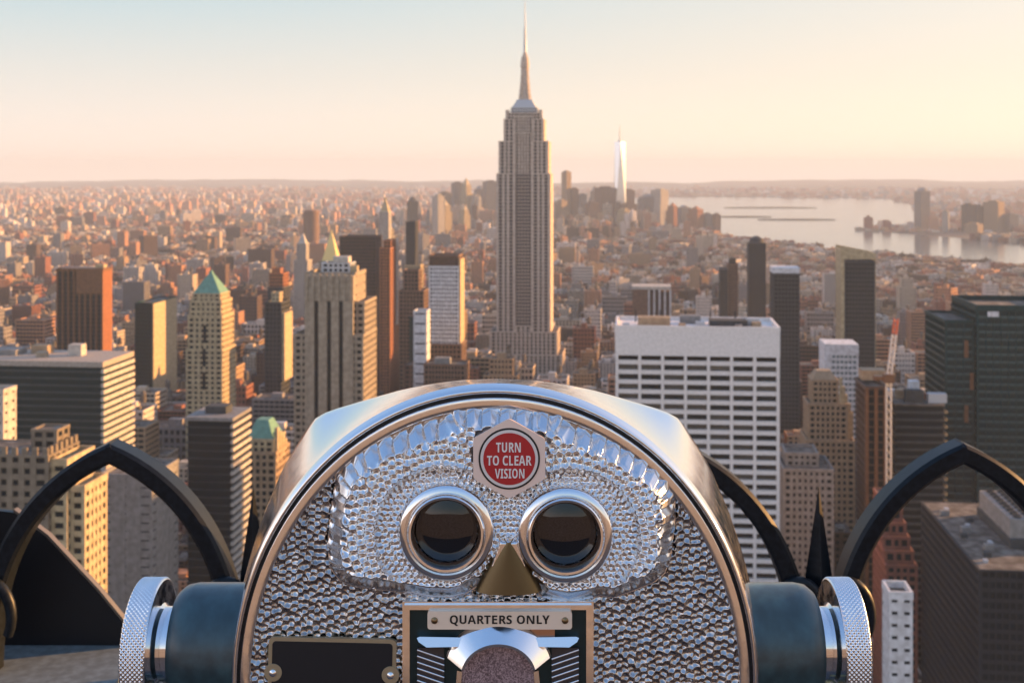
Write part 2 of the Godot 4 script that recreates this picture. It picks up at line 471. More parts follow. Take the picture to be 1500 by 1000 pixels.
	g = Geo.new(); g.box(-0.75, 0.75, 0, 172, -0.6, 0.6)
	var pm := mesh_of(g, M.bronze)
	for k in 9:
		piece("pier", pm, b, Vector3(-21.0 + 5.25 * k, 0, 9.4))
		piece("pier", pm, b, Vector3(-21.0 + 5.25 * k, 0, -9.4))
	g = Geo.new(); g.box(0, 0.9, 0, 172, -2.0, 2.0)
	pm = mesh_of(g, M.orange_brick)  # orange of the low sun put into these flank piers
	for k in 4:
		piece("sunlit_flank_pier", pm, b, Vector3(21.0, 0, -7.2 + 4.8 * k))
	g = Geo.new(); g.box(-3, 21.4, 150, 172.4, 8.8, 9.85)
	part("crown_panel", g, M.bronze, b)
	g = Geo.new(); g.box(-21.8, 22.2, 170, 172.8, -9.8, 8.7)
	part("roof", g, M.bronze, b)
	g = Geo.new()
	for k in 44:
		g.box(-20.9, 20.9, 3.8 * k, 3.8 * k + 0.6, 8.6, 9.1)
	part("spandrels", g, M.brown, b, Vector3.ZERO, "stuff")
	block(b, "roof_house", M.gold_sunlit_stone, 8, 7, 172.8, 175.5, 15, -2)

	b = building("teal_yellow_tower", "dark teal tower with a yellow sunlit side wall", -342.4, -1180.8, 17.2, 62, 135)
	tier(b, {bay = 2.6, floor = 3.7, pier = 0.2, span = 0.3, wall = M.teal_panel, glass = M.green_glass}, 17, 60, 0, 135)
	g = Geo.new(); g.box(8.6, 9.4, 40, 135.5, -29.5, 29)
	part("side_wall", g, M.gold_sunlit_stone, b)

	b = building("orange_capped_tower", "dark tower with an orange brick cap beyond the pyramid roof tower", -290, -1528, 19, 45, 140)
	tier(b, {bay = 3, floor = 3.8, wall = M.dark_grey}, 20, 30, 0, 115)
	tier(b, {bay = 3, floor = 3.8, wall = M.orange_brick}, 18, 24, 115, 132)
	tier(b, {bay = 3, floor = 3.8, wall = M.orange_brick, pier = 0.8, span = 0.8}, 11, 12, 132, 138, -2)
	b = building("gold_edged_block", "slate dark office block with a bright cream stepped flank", -203.5, -1064.9, 16.2, 30, 154)
	tier(b, {bay = 3, floor = 3.8, wall = M.dark_grey}, 15, 26, 0, 146)
	tier(b, {bay = 3, floor = 3.8, wall = M.gold_sunlit_stone, pier = 0.7, span = 0.6}, 7, 10, 146.5, 154, 1, 4)
	block(b, "sunlit_flank", M.gold_sunlit_stone, 2.4, 24, 80, 138, 8.8, 0)  # gold tone of the sun put into this flank

	spired_skyscraper()

	# --- the white gridded office building: piers, spandrels and windows built singly
	b = building("white_grid_office", "broad white stone office building with a regular grid of dark windows", 80.2, -537.4, 69.2, 35, 194)
	var ox := -34.6
	var bw := 67.6 / 7.0
	g = Geo.new(); g.box(-33.6, 33.6, 0, 180, -16.5, 15.2)
	part("core", g, M.dark_glass, b)
	g = Geo.new(); g.box(-0.62, 0.62, 0, 181.5, -1.1, 1.1)
	pm = mesh_of(g, M.travertine)
	for k in 8:
		piece("pier", pm, b, Vector3(ox + 0.8 + bw * k, 0, 16.4))
	g = Geo.new(); g.box(-bw / 2 + 0.62, bw / 2 - 0.62, 0, 1.75, -0.9, 0.9)
	var sp := mesh_of(g, M.travertine)
	g = Geo.new(); g.box(-bw / 2 + 0.65, bw / 2 - 0.65, 0, 2.3, -0.06, 0.06)
	var pane_mats := [M.dark_glass, mat(lin(0.03, 0.03, 0.028), 0.25), mat(lin(0.012, 0.016, 0.02), 0.08), M.dark_glass, mat(lin(0.045, 0.042, 0.038), 0.4)]
	var panes := []
	for m in pane_mats:
		panes.append(mesh_of(g, m))
	var rng := RandomNumberGenerator.new(); rng.seed = 12
	for r in 27:
		for k in 7:
			var cx := ox + 0.8 + bw * (k + 0.5)
			var y := 181.5 - 4.15 * r - 6.2
			piece("spandrel", sp, b, Vector3(cx, y + 2.35, 16.2))
			if r < 26:
				piece("window", panes[rng.randi_range(0, 4)], b, Vector3(cx, y, 15.35))
	g = Geo.new(); g.box(-34.6, 34.6, 181.5, 192.6, -17.5, 17.5)
	part("attic_wall", g, M.travertine, b)
	g = Geo.new(); g.box(-34.7, 34.7, 0, 181.5, -17.6, -16.5); g.box(-34.5, -33.6, 0, 181.5, -16.5, 15.3); g.box(33.6, 34.5, 0, 181.5, -16.5, 15.3)
	part("side_wall", g, M.travertine, b)
	g = Geo.new(); g.box(-34.7, 34.7, 192.6, 194.2, 16.6, 17.6); g.box(-34.7, 34.7, 192.6, 194.2, -17.6, -16.6); g.box(-34.7, -33.7, 192.6, 194.2, -16.6, 16.6); g.box(33.7, 34.7, 192.6, 194.2, -16.6, 16.6)
	part("parapet", g, M.travertine, b)
	block(b, "roof_house", M.tan_brick, 14, 8, 192.6, 196.5, -18, 4)
	block(b, "roof_house", M.dark_grey, 16, 10, 192.6, 195.5, 14, 2)
	block(b, "roof_house", M.concrete, 9, 6, 192.6, 196.2, -2, -6)
	block(b, "cooling_unit", M.steel_grey, 5, 4, 192.6, 196.0, 25, 0)
	for k in 8:
		block(b, "roof_unit", [M.steel_grey, M.dark_grey, M.concrete, M.tan_brick][k % 4], 3 + k % 3, 2.5 + k % 2, 192.6, 194.2 + 0.5 * (k % 3), -30 + 8 * k, 9 - 5 * (k % 3))
	for k in 5:
		block(b, "vent_pipe", M.dark_grey, 0.6, 0.6, 192.6, 198, -26 + 11 * k, -9)

	b = building("rounded_dark_tower", "slender charcoal tower with rounded top above the mid-town roofs", 301.6, -1514.9, 21.3, 30, 177)
	tier(b, {bay = 2.4, floor = 3.3, pier = 0.4, span = 0.35, wall = M.dark_grey}, 21, 24, 0, 170)
	g = Geo.new(); g.lathe([[9.5, 170], [8, 176], [4, 179], [0.1, 180]], "y", 20)
	part("rounded_top", g, M.dark_grey, b)
	b = building("notched_dark_tower", "dark notched tower with paired shafts near the charcoal tower", 258.5, -1464.9, 20.7, 30, 153)
	tier(b, {bay = 2.6, floor = 3.4, wall = M.dark_grey}, 9, 26, 0, 142, -6.5)
	tier(b, {bay = 2.6, floor = 3.4, wall = M.brown_brick}, 12, 24, 0, 148, 4.5, -3)
	tier(b, {bay = 2.6, floor = 3.4, wall = M.dark_grey}, 8, 12, 148, 154, 4.5, -3)

	b = building("white_column_building", "brown building fronted by a screen of tall white columns", 137.9, -1214.9, 37.8, 30, 147)
	g = Geo.new(); g.box(-18.5, 18.5, 0, 142, -14.5, 13.5)
	part("core", g, M.brown, b)
	g = Geo.new(); g.box(-0.7, 0.7, 0, 144, -0.9, 0.9)
	pm = mesh_of(g, M.white_panel)
	for k in 5:
		piece("column", pm, b, Vector3(-2.5 + 5.2 * k, 0, 14.4))
	g = Geo.new(); g.box(-19, 19, 144, 147, -15, 15.5)
	part("roof", g, M.cream, b)
	block(b, "blind_wall", M.brown_brick, 15, 1.2, 0, 143.5, -11, 14.3)

	b = building("white_capped_tower", "dark grey tower with a pale flat cap", 224.9, -1012.4, 21.3, 25, 181)
	tier(b, {bay = 2.6, floor = 3.5, pier = 0.3, span = 0.4, wall = M.dark_grey}, 21.3, 25, 0, 175)
	block(b, "cap", M.white_panel, 21.8, 25.5, 176.6, 181)
	b = building("sloped_crown_tower", "dark glass tower with golden frame and sloping open crown", 283.7, -1013.9, 28.2, 28, 198)
	tier(b, {bay = 2.6, floor = 3.6, pier = 0.25, span = 0.35, wall = M.dark_grey}, 24.5, 26, 0, 185, 1.2)
	g = Geo.new()
	g.plate(PackedVector2Array([Vector2(-14.1, 0), Vector2(-11.2, 0), Vector2(-11.2, 188), Vector2(14.1, 188), Vector2(14.1, 193), Vector2(-14.1, 198.5)]), 12.6, 13.8)
	g.plate(PackedVector2Array([Vector2(-14.1, 186), Vector2(14.1, 186), Vector2(14.1, 193), Vector2(-14.1, 198.5)]), -13.8, -12.6)
	g.box(13.2, 14.1, 0, 193, -12.6, 12.6); g.box(-14.1, -13.2, 0, 196, -12.6, 12.6)
	part("gold_frame", g, M.gold_sunlit_stone, b)

	b = building("pale_glass_block", "pale grey glass block with white top behind the brown stepped tower", 216.4, -812.4, 20.9, 25, 147)
	tier(b, {bay = 2.6, floor = 3.6, pier = 0.25, span = 0.45, wall = M.white_panel, glass = M.pale_glass}, 20.9, 25, 0, 140)
	block(b, "cap", M.white_panel, 21.2, 25.3, 141.6, 147)
	block(b, "cap", M.white_panel, 4, 25.6, 60, 147.2, -9.2, 0.3)

	b = building("stepped_brown_tower", "stepped brown brick tower with pinnacles toned gold as sunlit", 183.4, -714.9, 24.7, 30, 145)
	tier(b, {bay = 3.0, floor = 3.6, pier = 0.5, span = 0.45, wall = M.tan_brick}, 27, 30, 0, 105)
	tier(b, {bay = 3.0, floor = 3.6, pier = 0.5, span = 0.45, wall = M.tan_brick}, 22, 24, 105, 125, -1, -1)
	tier(b, {bay = 2.6, floor = 3.6, pier = 0.5, span = 0.5, wall = M.tan_brick}, 15, 17, 125, 138, -2, -2)
	g = Geo.new(); g.taper(7, 8, 139.4, 4, 4, 144, -2, -2)
	part("hip_roof", g, M.tan_brick, b)
	for k in 5:
		block(b, "pinnacle", M.gold_sunlit_stone, 1.6, 1.8, 100, 141 - 5 * k, 6.6 + 1.7 * k, 8 - 1.0 * k)  # peaks coloured gold for the sun on them

	b = building("punched_window_block", "grey stone block with rows of small punched windows", 146.5, -614.9, 24.2, 30, 120)
	tier(b, {bay = 2.7, floor = 3.5, pier = 0.55, span = 0.5, wall = M.concrete}, 24.2, 30, 0, 113)
	tier(b, {bay = 2.7, floor = 3.5, pier = 0.55, span = 0.5, wall = M.concrete}, 16, 20, 113, 119, -2, -3)
	b = building("bronze_corner_tower", "dark tower with two bronze corner piers beside the crane", 179.6, -614.9, 10.4, 30, 155)
	tier(b, {bay = 4, floor = 3.7, pier = 0.1, span = 0.2, wall = M.brown, corner = 0.4}, 10.4, 28, 0, 153)
	g = Geo.new(); g.box(-0.8, 0.8, 0, 154, -0.5, 0.5)
	pm = mesh_of(g, M.bronze)
	for k in 3:
		piece("pier", pm, b, Vector3(-4.4 + 4.4 * k, 0, 14.6))
	block(b, "roof_house", M.tan_brick, 12, 10, 155, 160, 2, -6)
	b = building("curved_floor_building", "dark building with pale floor edges and cluttered plant on its roof", 204.4, -624.9, 24, 30, 147)
	g = Geo.new(); g.box(-11.4, 11.4, 0, 143, -14, 14)
	part("glazing", g, M.dark_glass, b)
	g = Geo.new(); g.box(-12, 11.0, 0, 1.2, -15, 15); g.lathe([[4.0, 0.0], [4.0, 1.2], [0.1, 1.21]], "y", 18, Vector3(10, 0, 11))
	fb = mesh_of(g, M.dark_grey)
	for k in 38:
		piece("floor_edge", fb, b, Vector3(0, 3.7 * k + 2.5, 0))
	block(b, "roof", M.roof, 24, 30, 143.2, 144)
	for k in 6:
		block(b, "roof_house", [M.steel_grey, M.tan_brick, M.dark_grey, M.white_panel, M.orange_brick, M.steel_grey][k], 5 + k % 3 * 2, 5, 144, 147 + k % 4 * 1.6, -9 + 3.7 * k, -10 + k % 3 * 9)

	# --- dark teal glass tower by the edge, with a lower wing
	b = building("dark_teal_tower", "large dark teal glass tower with a small white sign near its top", 260, -666, 59, 52, 190)
	tier(b, {bay = 3.8, floor = 3.9, pier = 0.12, span = 0.28, wall = M.teal_panel, band = M.teal_band, glass = M.green_glass, cap = 3}, 44, 52, 0, 187, 7.4, 0)
	tier(b, {bay = 3.8, floor = 3.9, pier = 0.12, span = 0.28, wall = M.teal_panel, band = M.teal_band, glass = M.green_glass}, 15, 46, 0, 180, -22.3, 0)
	block(b, "roof_sign", M.white_panel, 5.6, 0.3, 184.0, 186.6, -6.2, 26.3)
	for k in 3:
		block(b, "bronze_panel", M.bronze, 2.0, 0.3, 128 + 17 * k, 137 + 17 * k, -19 + 2.8 * (k % 2), 23.2)

	# --- the low dark building whose roof carries a cooling plant
	b = building("cooling_plant_building", "dark banded building with tan roof and a big rooftop cooling plant", 193.8, -474.8, 49.4, 90, 119.5)
	tier(b, {bay = 2.4, floor = 3.6, pier = 0.15, span = 0.4, wall = M.navy_grey, band = M.navy_grey, cap = 0.7}, 49.4, 90, 0, 119)
	block(b, "roof_deck", M.roof, 47.8, 88.2, 119.3, 119.55)
	for k in 10:
		block(b, "roof_unit", [M.steel_grey, M.dark_grey, M.concrete][k % 3], 1.5 + k % 3, 2 + k % 2, 119.5, 120.6 + 0.6 * (k % 3), -20 + 2.6 * (k % 4), 36 - 7.5 * k)
	block(b, "plant_base", M.dark_grey, 21, 46, 119.6, 123, 4, -4)
	g = Geo.new(); g.box(-10.0, 10.0, 123, 130, -25, 17)
	part("cooling_plant", g, M.concrete, b, Vector3(4, 0, 0))
	g = Geo.new(); g.lathe([[1.5, 0], [1.5, 0.9], [1.25, 0.9], [1.25, 0.2], [0.1, 0.2]], "y", 18)
	var fan := mesh_of(g, M.dark_grey)
	for r in 9:
		for k in 4:
			piece("fan", fan, b, Vector3(-2.6 + 4.4 * k, 130, -22 + 4.5 * r))

	b = building("slim_white_building", "slim pale grey building with few small windows and a sunken roof", 133.7, -426, 7.9, 12, 116)
	tier(b, {bay = 3.9, floor = 4.2, pier = 0.72, span = 0.72, wall = M.white_panel, rec = 0.35, cap = 2.6, corner = 0.9}, 7.9, 12, 0, 113.5)
	b = building("red_brick_terraces", "red brick building stepping up in terraces behind the slim white one", 166.7, -534.9, 13.2, 30, 120)
	for k in 6:
		tier(b, {bay = 3, floor = 3.6, wall = M.red_brick, cap = 1.2}, 13.2 - 0.9 * k, 30 - 3.4 * k, (0.0 if k == 0 else 92.0 + 5 * (k - 1)), 92 + 5 * k, -0.4 * k, -1.7 * k)

	crane()
	far_towers()

func spired_skyscraper() -> void:
	var b := building("spired_skyscraper", "very tall stepped stone skyscraper with tapering mast and antenna spire", 14.2, -1343.4, 82, 60, 330)
	var o := {bay = 4.6, floor = 3.75, pier = 0.52, span = 0.45, wall = M.tower_stone, band = M.tower_metal, rec = 0.9, set = 0.5, corner = 2.6, cap = 1.2}
	tier(b, o, 84, 58, 0, 62, 0.5, 0)
	tier(b, o, 73, 50, 62, 86, 0.5, 0)
	# shaft: two wings and a recessed darker middle bay
	for s in [-1, 1]:
		tier(b, o, 20.4, 41, 86, 256, s * 18.95, 0)
		tier(b, o, 18.0, 39, 256, 291, s * 17.9, 0)
		tier(b, o, 12.4, 33, 291, 315, s * 15.6, 0)
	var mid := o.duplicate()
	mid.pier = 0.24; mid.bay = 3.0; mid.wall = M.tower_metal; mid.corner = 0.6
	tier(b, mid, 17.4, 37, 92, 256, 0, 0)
	tier(b, o, 18.6, 42.5, 80, 92, 0, 0)
	var up := o.duplicate()
	up.bay = 2.9; up.corner = 1.0
	tier(b, up, 17.7, 36.6, 256, 300, 0, 0)
	tier(b, up, 18.7, 31, 300, 318, 0, 0)
	tier(b, {bay = 3, floor = 4, pier = 0.35, span = 0.4, wall = M.tower_stone, corner = 1.0, cap = 1.0}, 36, 28, 315, 322)
	tier(b, {bay = 3, floor = 3, pier = 0.3, span = 0.5, wall = M.steel_grey, corner = 1.0, cap = 0.8}, 29, 23, 322, 328)
	for q in [[29.1, 17, 86, 255], [26.9, 16, 257, 290], [21.8, 13, 292, 314]]:
		block(b, "sunlit_flank", M.tower_stone, 0.5, 2 * q[1], q[2], q[3], q[0] + 0.3, 0)  # plain slabs added so the sunlit flank reads as one bright strip
	var g := Geo.new()
	g.taper(13.0, 11.0, 328, 12.4, 10.4, 331); g.taper(11.2, 9.4, 331, 10.6, 8.8, 334); g.taper(9.4, 8.4, 334, 8.6, 7.6, 337.5)
	part("mast_base", g, M.steel_grey, b)
	g = Geo.new(); g.lathe([[5.4, 337], [4.6, 345], [4.2, 352], [4.1, 373]], "y", 24)
	for q in [[5.3, 373, 375.2], [4.6, 375.2, 377.5], [5.0, 377.5, 379.5], [4.2, 379.5, 382], [4.5, 382, 383.4], [3.4, 383.4, 386], [2.2, 386, 389]]:
		g.lathe([[0.1, q[1]], [q[0], q[1] + 0.01], [q[0] * 0.97, q[2]], [0.1, q[2] + 0.01]], "y", 24)
	part("mast", g, M.tower_stone, b)
	for k in 4:      # four stepped wings climb the mast
		g = Geo.new()
		for q in [[7.9, 337, 343], [7.0, 343, 349], [6.1, 349, 356], [5.3, 356, 364], [4.8, 364, 371]]:
			g.box(3.0, q[0], q[1], q[2], -1.1, 1.1)
		part("mast_wing", g, M.tower_stone, b).rotation.y = PI / 4 + PI / 2 * k
	g = Geo.new(); g.lathe([[1.7, 389], [1.6, 402], [1.1, 402.4], [1.0, 418], [0.7, 418.3], [0.65, 432], [0.5, 432.3], [0.45, 446]], "y", 10)
	for k in 6:
		g.lathe([[2.0, 391.5 + 4.2 * k], [2.0, 392.3 + 4.2 * k], [1.0, 392.5 + 4.2 * k]], "y", 10)
	part("antenna", g, M.steel_grey, b)
	for s in [-1, 1]:
		block(b, "corner_pavilion", M.tower_stone, 4, 6, 316, 326, s * 18, 10)

func crane() -> void:
	var t := thing("tower_crane", "white tower crane with raised orange tipped jib above the rooftops", "crane", Vector3(181.0, GROUND, -590), -GRID)
	var g := Geo.new()
	lattice(g, Vector3(0, 0, 0), Vector3(0, 159, 0), 2.2, 40)
	part("mast", g, M.crane_white, t)
	g = Geo.new(); lattice(g, Vector3(0.3, 162, 0), Vector3(3.4, 181, -4), 1.9, 8)
	part("jib", g, M.crane_white, t)
	g = Geo.new(); lattice(g, Vector3(3.5, 181, -4), Vector3(4.6, 188.5, -5.6), 1.8, 3)
	part("jib_tip", g, M.crane_red, t)
	g = Geo.new(); g.box(-2.4, 2.4, 158.5, 162.5, -2.4, 2.4); g.box(-7, -2.4, 159.5, 161.5, -1.6, 1.6)
	part("cab", g, M.bronze, t)

func lattice(g: Geo, a: Vector3, b: Vector3, wide: float, n: int) -> void:
	var t := (b - a).normalized()
	var s := t.cross(Vector3(0, 0, 1)).normalized() * wide / 2
	var u := s.cross(t).normalized() * wide / 2
	var c := [s + u, s - u, -s - u, -s + u]
	var r := PackedFloat32Array([0.22, 0.22])
	for k in 4:
		g.tube(PackedVector3Array([a + c[k], b + c[k]]), r, 5)
		for j in n:
			var p: Vector3 = a.lerp(b, float(j) / n) + c[k]
			var q: Vector3 = a.lerp(b, float(j + 1) / n) + c[(k + 1) % 4]
			g.tube(PackedVector3Array([p, q]), PackedFloat32Array([0.13, 0.13]), 4)

# Towers down at the island's tip and across the river: bodies in metres [x, z, width, depth, height, material, top]
func far_towers() -> void:
	var o := {bay = 5.0, floor = 8.0, pier = 0.4, span = 0.4, rec = 0.8}
	var rows := [
		["slender far tower standing alone at the tip of island", 248, -5600, 34, 254, M.tan_brick, 0], ["short block beside the slender far tower", 283, -5600, 32, 176, M.brown_brick, 0],
		["grey shouldered block among the downtown towers", 320, -5600, 33, 150, M.concrete, 0], ["wide rose brown tower beside the glass spire tower", 425, -5600, 74, 182, M.brown_brick, 0],
		["low dark block at foot of the glass spire tower", 510, -5400, 60, 112, M.brown_brick, 0],
		["grey tower with curved shoulder by the bay", 606, -5500, 62, 157, M.concrete, 1], ["peach tower with flat overhanging top by the bay", 662, -5500, 60, 172, M.cream, 0],
		["blue grey tower by the bay shore", 744, -5300, 46, 112, M.concrete, 1], ["sunlit orange tower with stepped base by the bay", 780, -5200, 62, 112, M.orange_brick, 2],
		["thin grey tower at edge of the downtown cluster", 828, -5200, 30, 76, M.concrete, 0], ["thin brown tower at end of the downtown cluster", 866, -5200, 28, 74, M.brown_brick, 0],
		["lavender grey tower left of the spired skyscraper", -250, -5600, 44, 203, M.concrete, 0], ["bright cream pointed tower among the far financial cluster", -205, -5500, 44, 228, M.gold_sunlit_stone, 2],
		["pale block in the far financial cluster", -165, -5500, 40, 145, M.cream, 0], ["broad grey tower half behind the spired skyscraper", -100, -5600, 54, 210, M.concrete, 0],
		["slant topped cream tower before the financial cluster", -250, -4600, 38, 150, M.gold_sunlit_stone, 2], ["dark domed tower far down the island", -340, -4200, 32, 172, M.dark_grey, 1],
		["grey tower with lit flank far down the island", -270, -4500, 34, 166, M.cream, 0], ["pointed pale tower on the far east side", -330, -3300, 26, 118, M.gold_sunlit_stone, 2],
		["amber tower beside the slender far tower", 215, -5350, 40, 128, M.tan_brick, 0], ["rose slab in the downtown cluster", 345, -5300, 48, 120, M.brown_brick, 0],
		["pointed grey tower in the downtown cluster", 390, -5800, 40, 190, M.concrete, 2], ["golden low tower before the glass spire tower", 465, -5100, 44, 96, M.gold_sunlit_stone, 0],
		["dusky tower behind the glass spire tower", 560, -5900, 46, 165, M.brown_brick, 0], ["cream slab at middle of the downtown cluster", 632, -5250, 36, 110, M.cream, 0],
		["terracotta tower at middle of the downtown cluster", 700, -5350, 44, 122, M.orange_brick, 2], ["ash grey tower behind the pointed cream tower", -150, -5800, 48, 190, M.concrete, 1],
		["tan tower at end of the financial cluster", -300, -5500, 44, 160, M.tan_brick, 0], ["buff stepped tower before the financial cluster", -190, -4900, 36, 120, M.gold_sunlit_stone, 2],
		["tall rounded tower on the far river bank", 1778, -5322, 51, 189, M.concrete, 1],
		["dark pair tower on the far river bank", 1950, -5250, 40, 114, M.dark_grey, 0], ["dark blue tower on the far river bank", 1990, -5250, 36, 108, M.dark_grey, 0],
		["broad tan tower on the far river bank", 2060, -5250, 72, 126, M.tan_brick, 0], ["short pale tower on the far river bank", 1855, -5250, 26, 85, M.cream, 0],
		["grey waterfront block on the far river bank", 2130, -5250, 50, 70, M.concrete, 0], ["low pink block on the far river bank", 1900, -5050, 60, 40, M.tan_brick, 0]]
	for r in rows:
		var b := building("distant_tower", r[0], r[1], r[2], r[3], r[3], r[4], "towers by the far water")
		b.rotation.y = deg_to_rad(48.0) if r[5] in [M.cream, M.gold_sunlit_stone, M.orange_brick, M.tan_brick] else deg_to_rad(24.0)
		var q := o.duplicate()
		q.wall = r[5]
		var w: float = r[3]
		var h: float = r[4]
		if r[6] == 0:
			tier(b, q, w, w * 0.9, 0, h)
			tier(b, q, w * 0.5, w * 0.5, h, h + 6)
		elif r[6] == 1:
			tier(b, q, w, w * 0.8, 0, h * 0.9)
			var g := Geo.new(); g.lathe([[w * 0.42, h * 0.9], [w * 0.38, h * 0.95], [w * 0.2, h * 0.99], [0.1, h]], "y", 18)
			part("rounded_top", g, r[5], b)
		else:
			tier(b, q, w, w * 0.9, 0, h * 0.7)
			tier(b, q, w * 0.72, w * 0.7, h * 0.7, h * 0.86)
			var g := Geo.new(); g.taper(w * 0.3, w * 0.3, h * 0.86, 1, 1, h)
			part("pointed_roof", g, r[5], b)
	# the glass spire tower: a square base and top turned by 45 degrees, joined by eight triangles
	var b := building("glass_spire_tower", "tall faceted glass tower with thin spire flashing in the sun", 492, -5600, 66, 66, 415)
	b.rotation.y = deg_to_rad(4.2)
	var lo := []; var hi := []
	for k in 4:
		lo.append(Vector3(25, 56, 0).rotated(Vector3.UP, PI / 4 + PI / 2 * k) * Vector3(1.41, 1, 1.41))
		hi.append(Vector3(25, 392, 0).rotated(Vector3.UP, PI / 2 * k))
	for k in 4:
		var g := Geo.new(); g.tri(lo[(k + 3) % 4], lo[k], hi[k])
		part("facet", g, M.mirror_glass, b)
		g = Geo.new(); g.tri(hi[(k + 1) % 4], hi[k], lo[k])
		part("facet", g, M.mirror_glass, b)
	var g := Geo.new(); g.box(-25, 25, 0, 56, -25, 25)
	part("podium", g, M.concrete, b)
	g = Geo.new(); g.quad(hi[0], hi[1], hi[2], hi[3]); g.lathe([[9, 391], [9, 398], [3, 399], [2.4, 440], [0.6, 470]], "y", 12)
	part("spire", g, M.steel_grey, b)

# ------------------------------------------------------------------ land, water, the crowd of other buildings
func sheet(called: String, p: PackedVector2Array, y: float, m: Material, thick := 0.0) -> MeshInstance3D:
	var g := Geo.new()
	var t := Geometry2D.triangulate_polygon(p)
	for k in t.size() / 3:
		var a := p[t[3 * k]]; var b := p[t[3 * k + 1]]; var c := p[t[3 * k + 2]]
		if (b - a).cross(c - a) > 0.0:
			var s := b; b = c; c = s
		g.tri(Vector3(a.x, y, a.y), Vector3(b.x, y, b.y), Vector3(c.x, y, c.y))
	if thick > 0.0:
		for k in p.size():
			var a := p[k]; var b := p[(k + 1) % p.size()]
			g.quad(Vector3(a.x, y - thick, a.y), Vector3(b.x, y - thick, b.y), Vector3(b.x, y, b.y), Vector3(a.x, y, a.y))
	var o := part(called, g, m, self)
	o.name = numbered(called)
	tag(o, "", "", "", "structure")
	return o

var bay_outline := PackedVector2Array()
var river_outline := PackedVector2Array()

func land() -> void:
	var r := 24000.0
	var soil := mat(lin(0.085, 0.07, 0.062), 0.95, 0.0, noise_map(9, 0.02, Color(0.55, 0.5, 0.48), Color(1, 1, 1)), 0.0012)
	sheet("ground", PackedVector2Array([Vector2(-r, 300), Vector2(r, 300), Vector2(r, -r), Vector2(-r, -r)]), GROUND, soil)
	var wave := noise_map(21, 0.05, Color.WHITE, Color.WHITE, FastNoiseLite.TYPE_SIMPLEX_SMOOTH, 256, 3, true, 2.0)
	var water := mat(lin(0.05, 0.065, 0.075), 0.12)
	water.normal_enabled = true; water.normal_texture = wave; water.normal_scale = 0.12
	water.uv1_triplanar = true; water.uv1_world_triplanar = true; water.uv1_scale = Vector3.ONE * 0.004
	bay_outline = PackedVector2Array([Vector2(1900, -3050), Vector2(1317, -3162), Vector2(1225, -3391), Vector2(1066, -3836), Vector2(929, -4179), Vector2(806, -4680), Vector2(850, -5506), Vector2(870, -6300), Vector2(560, -7000), Vector2(200, -7500), Vector2(-300, -8200), Vector2(100, -11140), Vector2(1900, -12300), Vector2(3500, -11400), Vector2(3070, -9360), Vector2(2280, -6900), Vector2(1890, -5780), Vector2(1640, -5600), Vector2(1500, -5400), Vector2(1640, -4980), Vector2(1840, -4374), Vector2(3000, -4200)])
	sheet("water", bay_outline, GROUND + 1.0, water)
	river_outline = PackedVector2Array([Vector2(-980, -5700), Vector2(-1010, -6500), Vector2(-730, -6900), Vector2(-430, -7090), Vector2(-430, -6500), Vector2(-640, -6080), Vector2(-850, -5640)])
	sheet("water", river_outline, GROUND + 1.0, water)
	var green := mat(lin(0.05, 0.05, 0.035), 0.95, 0.0, M.grime, 0.004)
	for k in [[1500.0, -6500.0, 190.0, 60.0], [1290.0, -6900.0, 150.0, 60.0], [1800.0, -8600.0, 300.0, 120.0]]:
		var p := PackedVector2Array()
		for q in 14:
			var a := TAU * q / 14
			p.append(Vector2(k[0] + cos(a) * k[2] * (1.0 + 0.2 * sin(3 * a)), k[1] + sin(a) * k[3]))
		sheet("island", p, GROUND + 5.0, green, 4.0)
	# low hills along the horizon
	var f := FastNoiseLite.new(); f.seed = 4; f.frequency = 0.00025; f.fractal_octaves = 4
	for q in 3:
		var z := -17500.0 - 2600.0 * q
		var rings := []
		for k in 161:
			var x := -12500.0 + 25000.0 * k / 160
			var h := 25.0 + 22.0 * q + (40.0 + 25.0 * q) * f.get_noise_2d(x, z * 3.0) + 6.0 * f.get_noise_2d(x * 14.0, z)
			h = maxf(h, 2.0)
			rings.append(PackedVector3Array([Vector3(x, GROUND - 1, z + 1500), Vector3(x, GROUND + h * 0.6, z + 700), Vector3(x, GROUND + h, z), Vector3(x, GROUND + h * 0.6, z - 700), Vector3(x, GROUND - 1, z - 1500)]))
		rings.reverse()
		var g := Geo.new(); g.loft(rings, false)
		var o := part("hill", g, green, self)
		o.name = numbered("hill")
		tag(o, "", "", "", "structure")

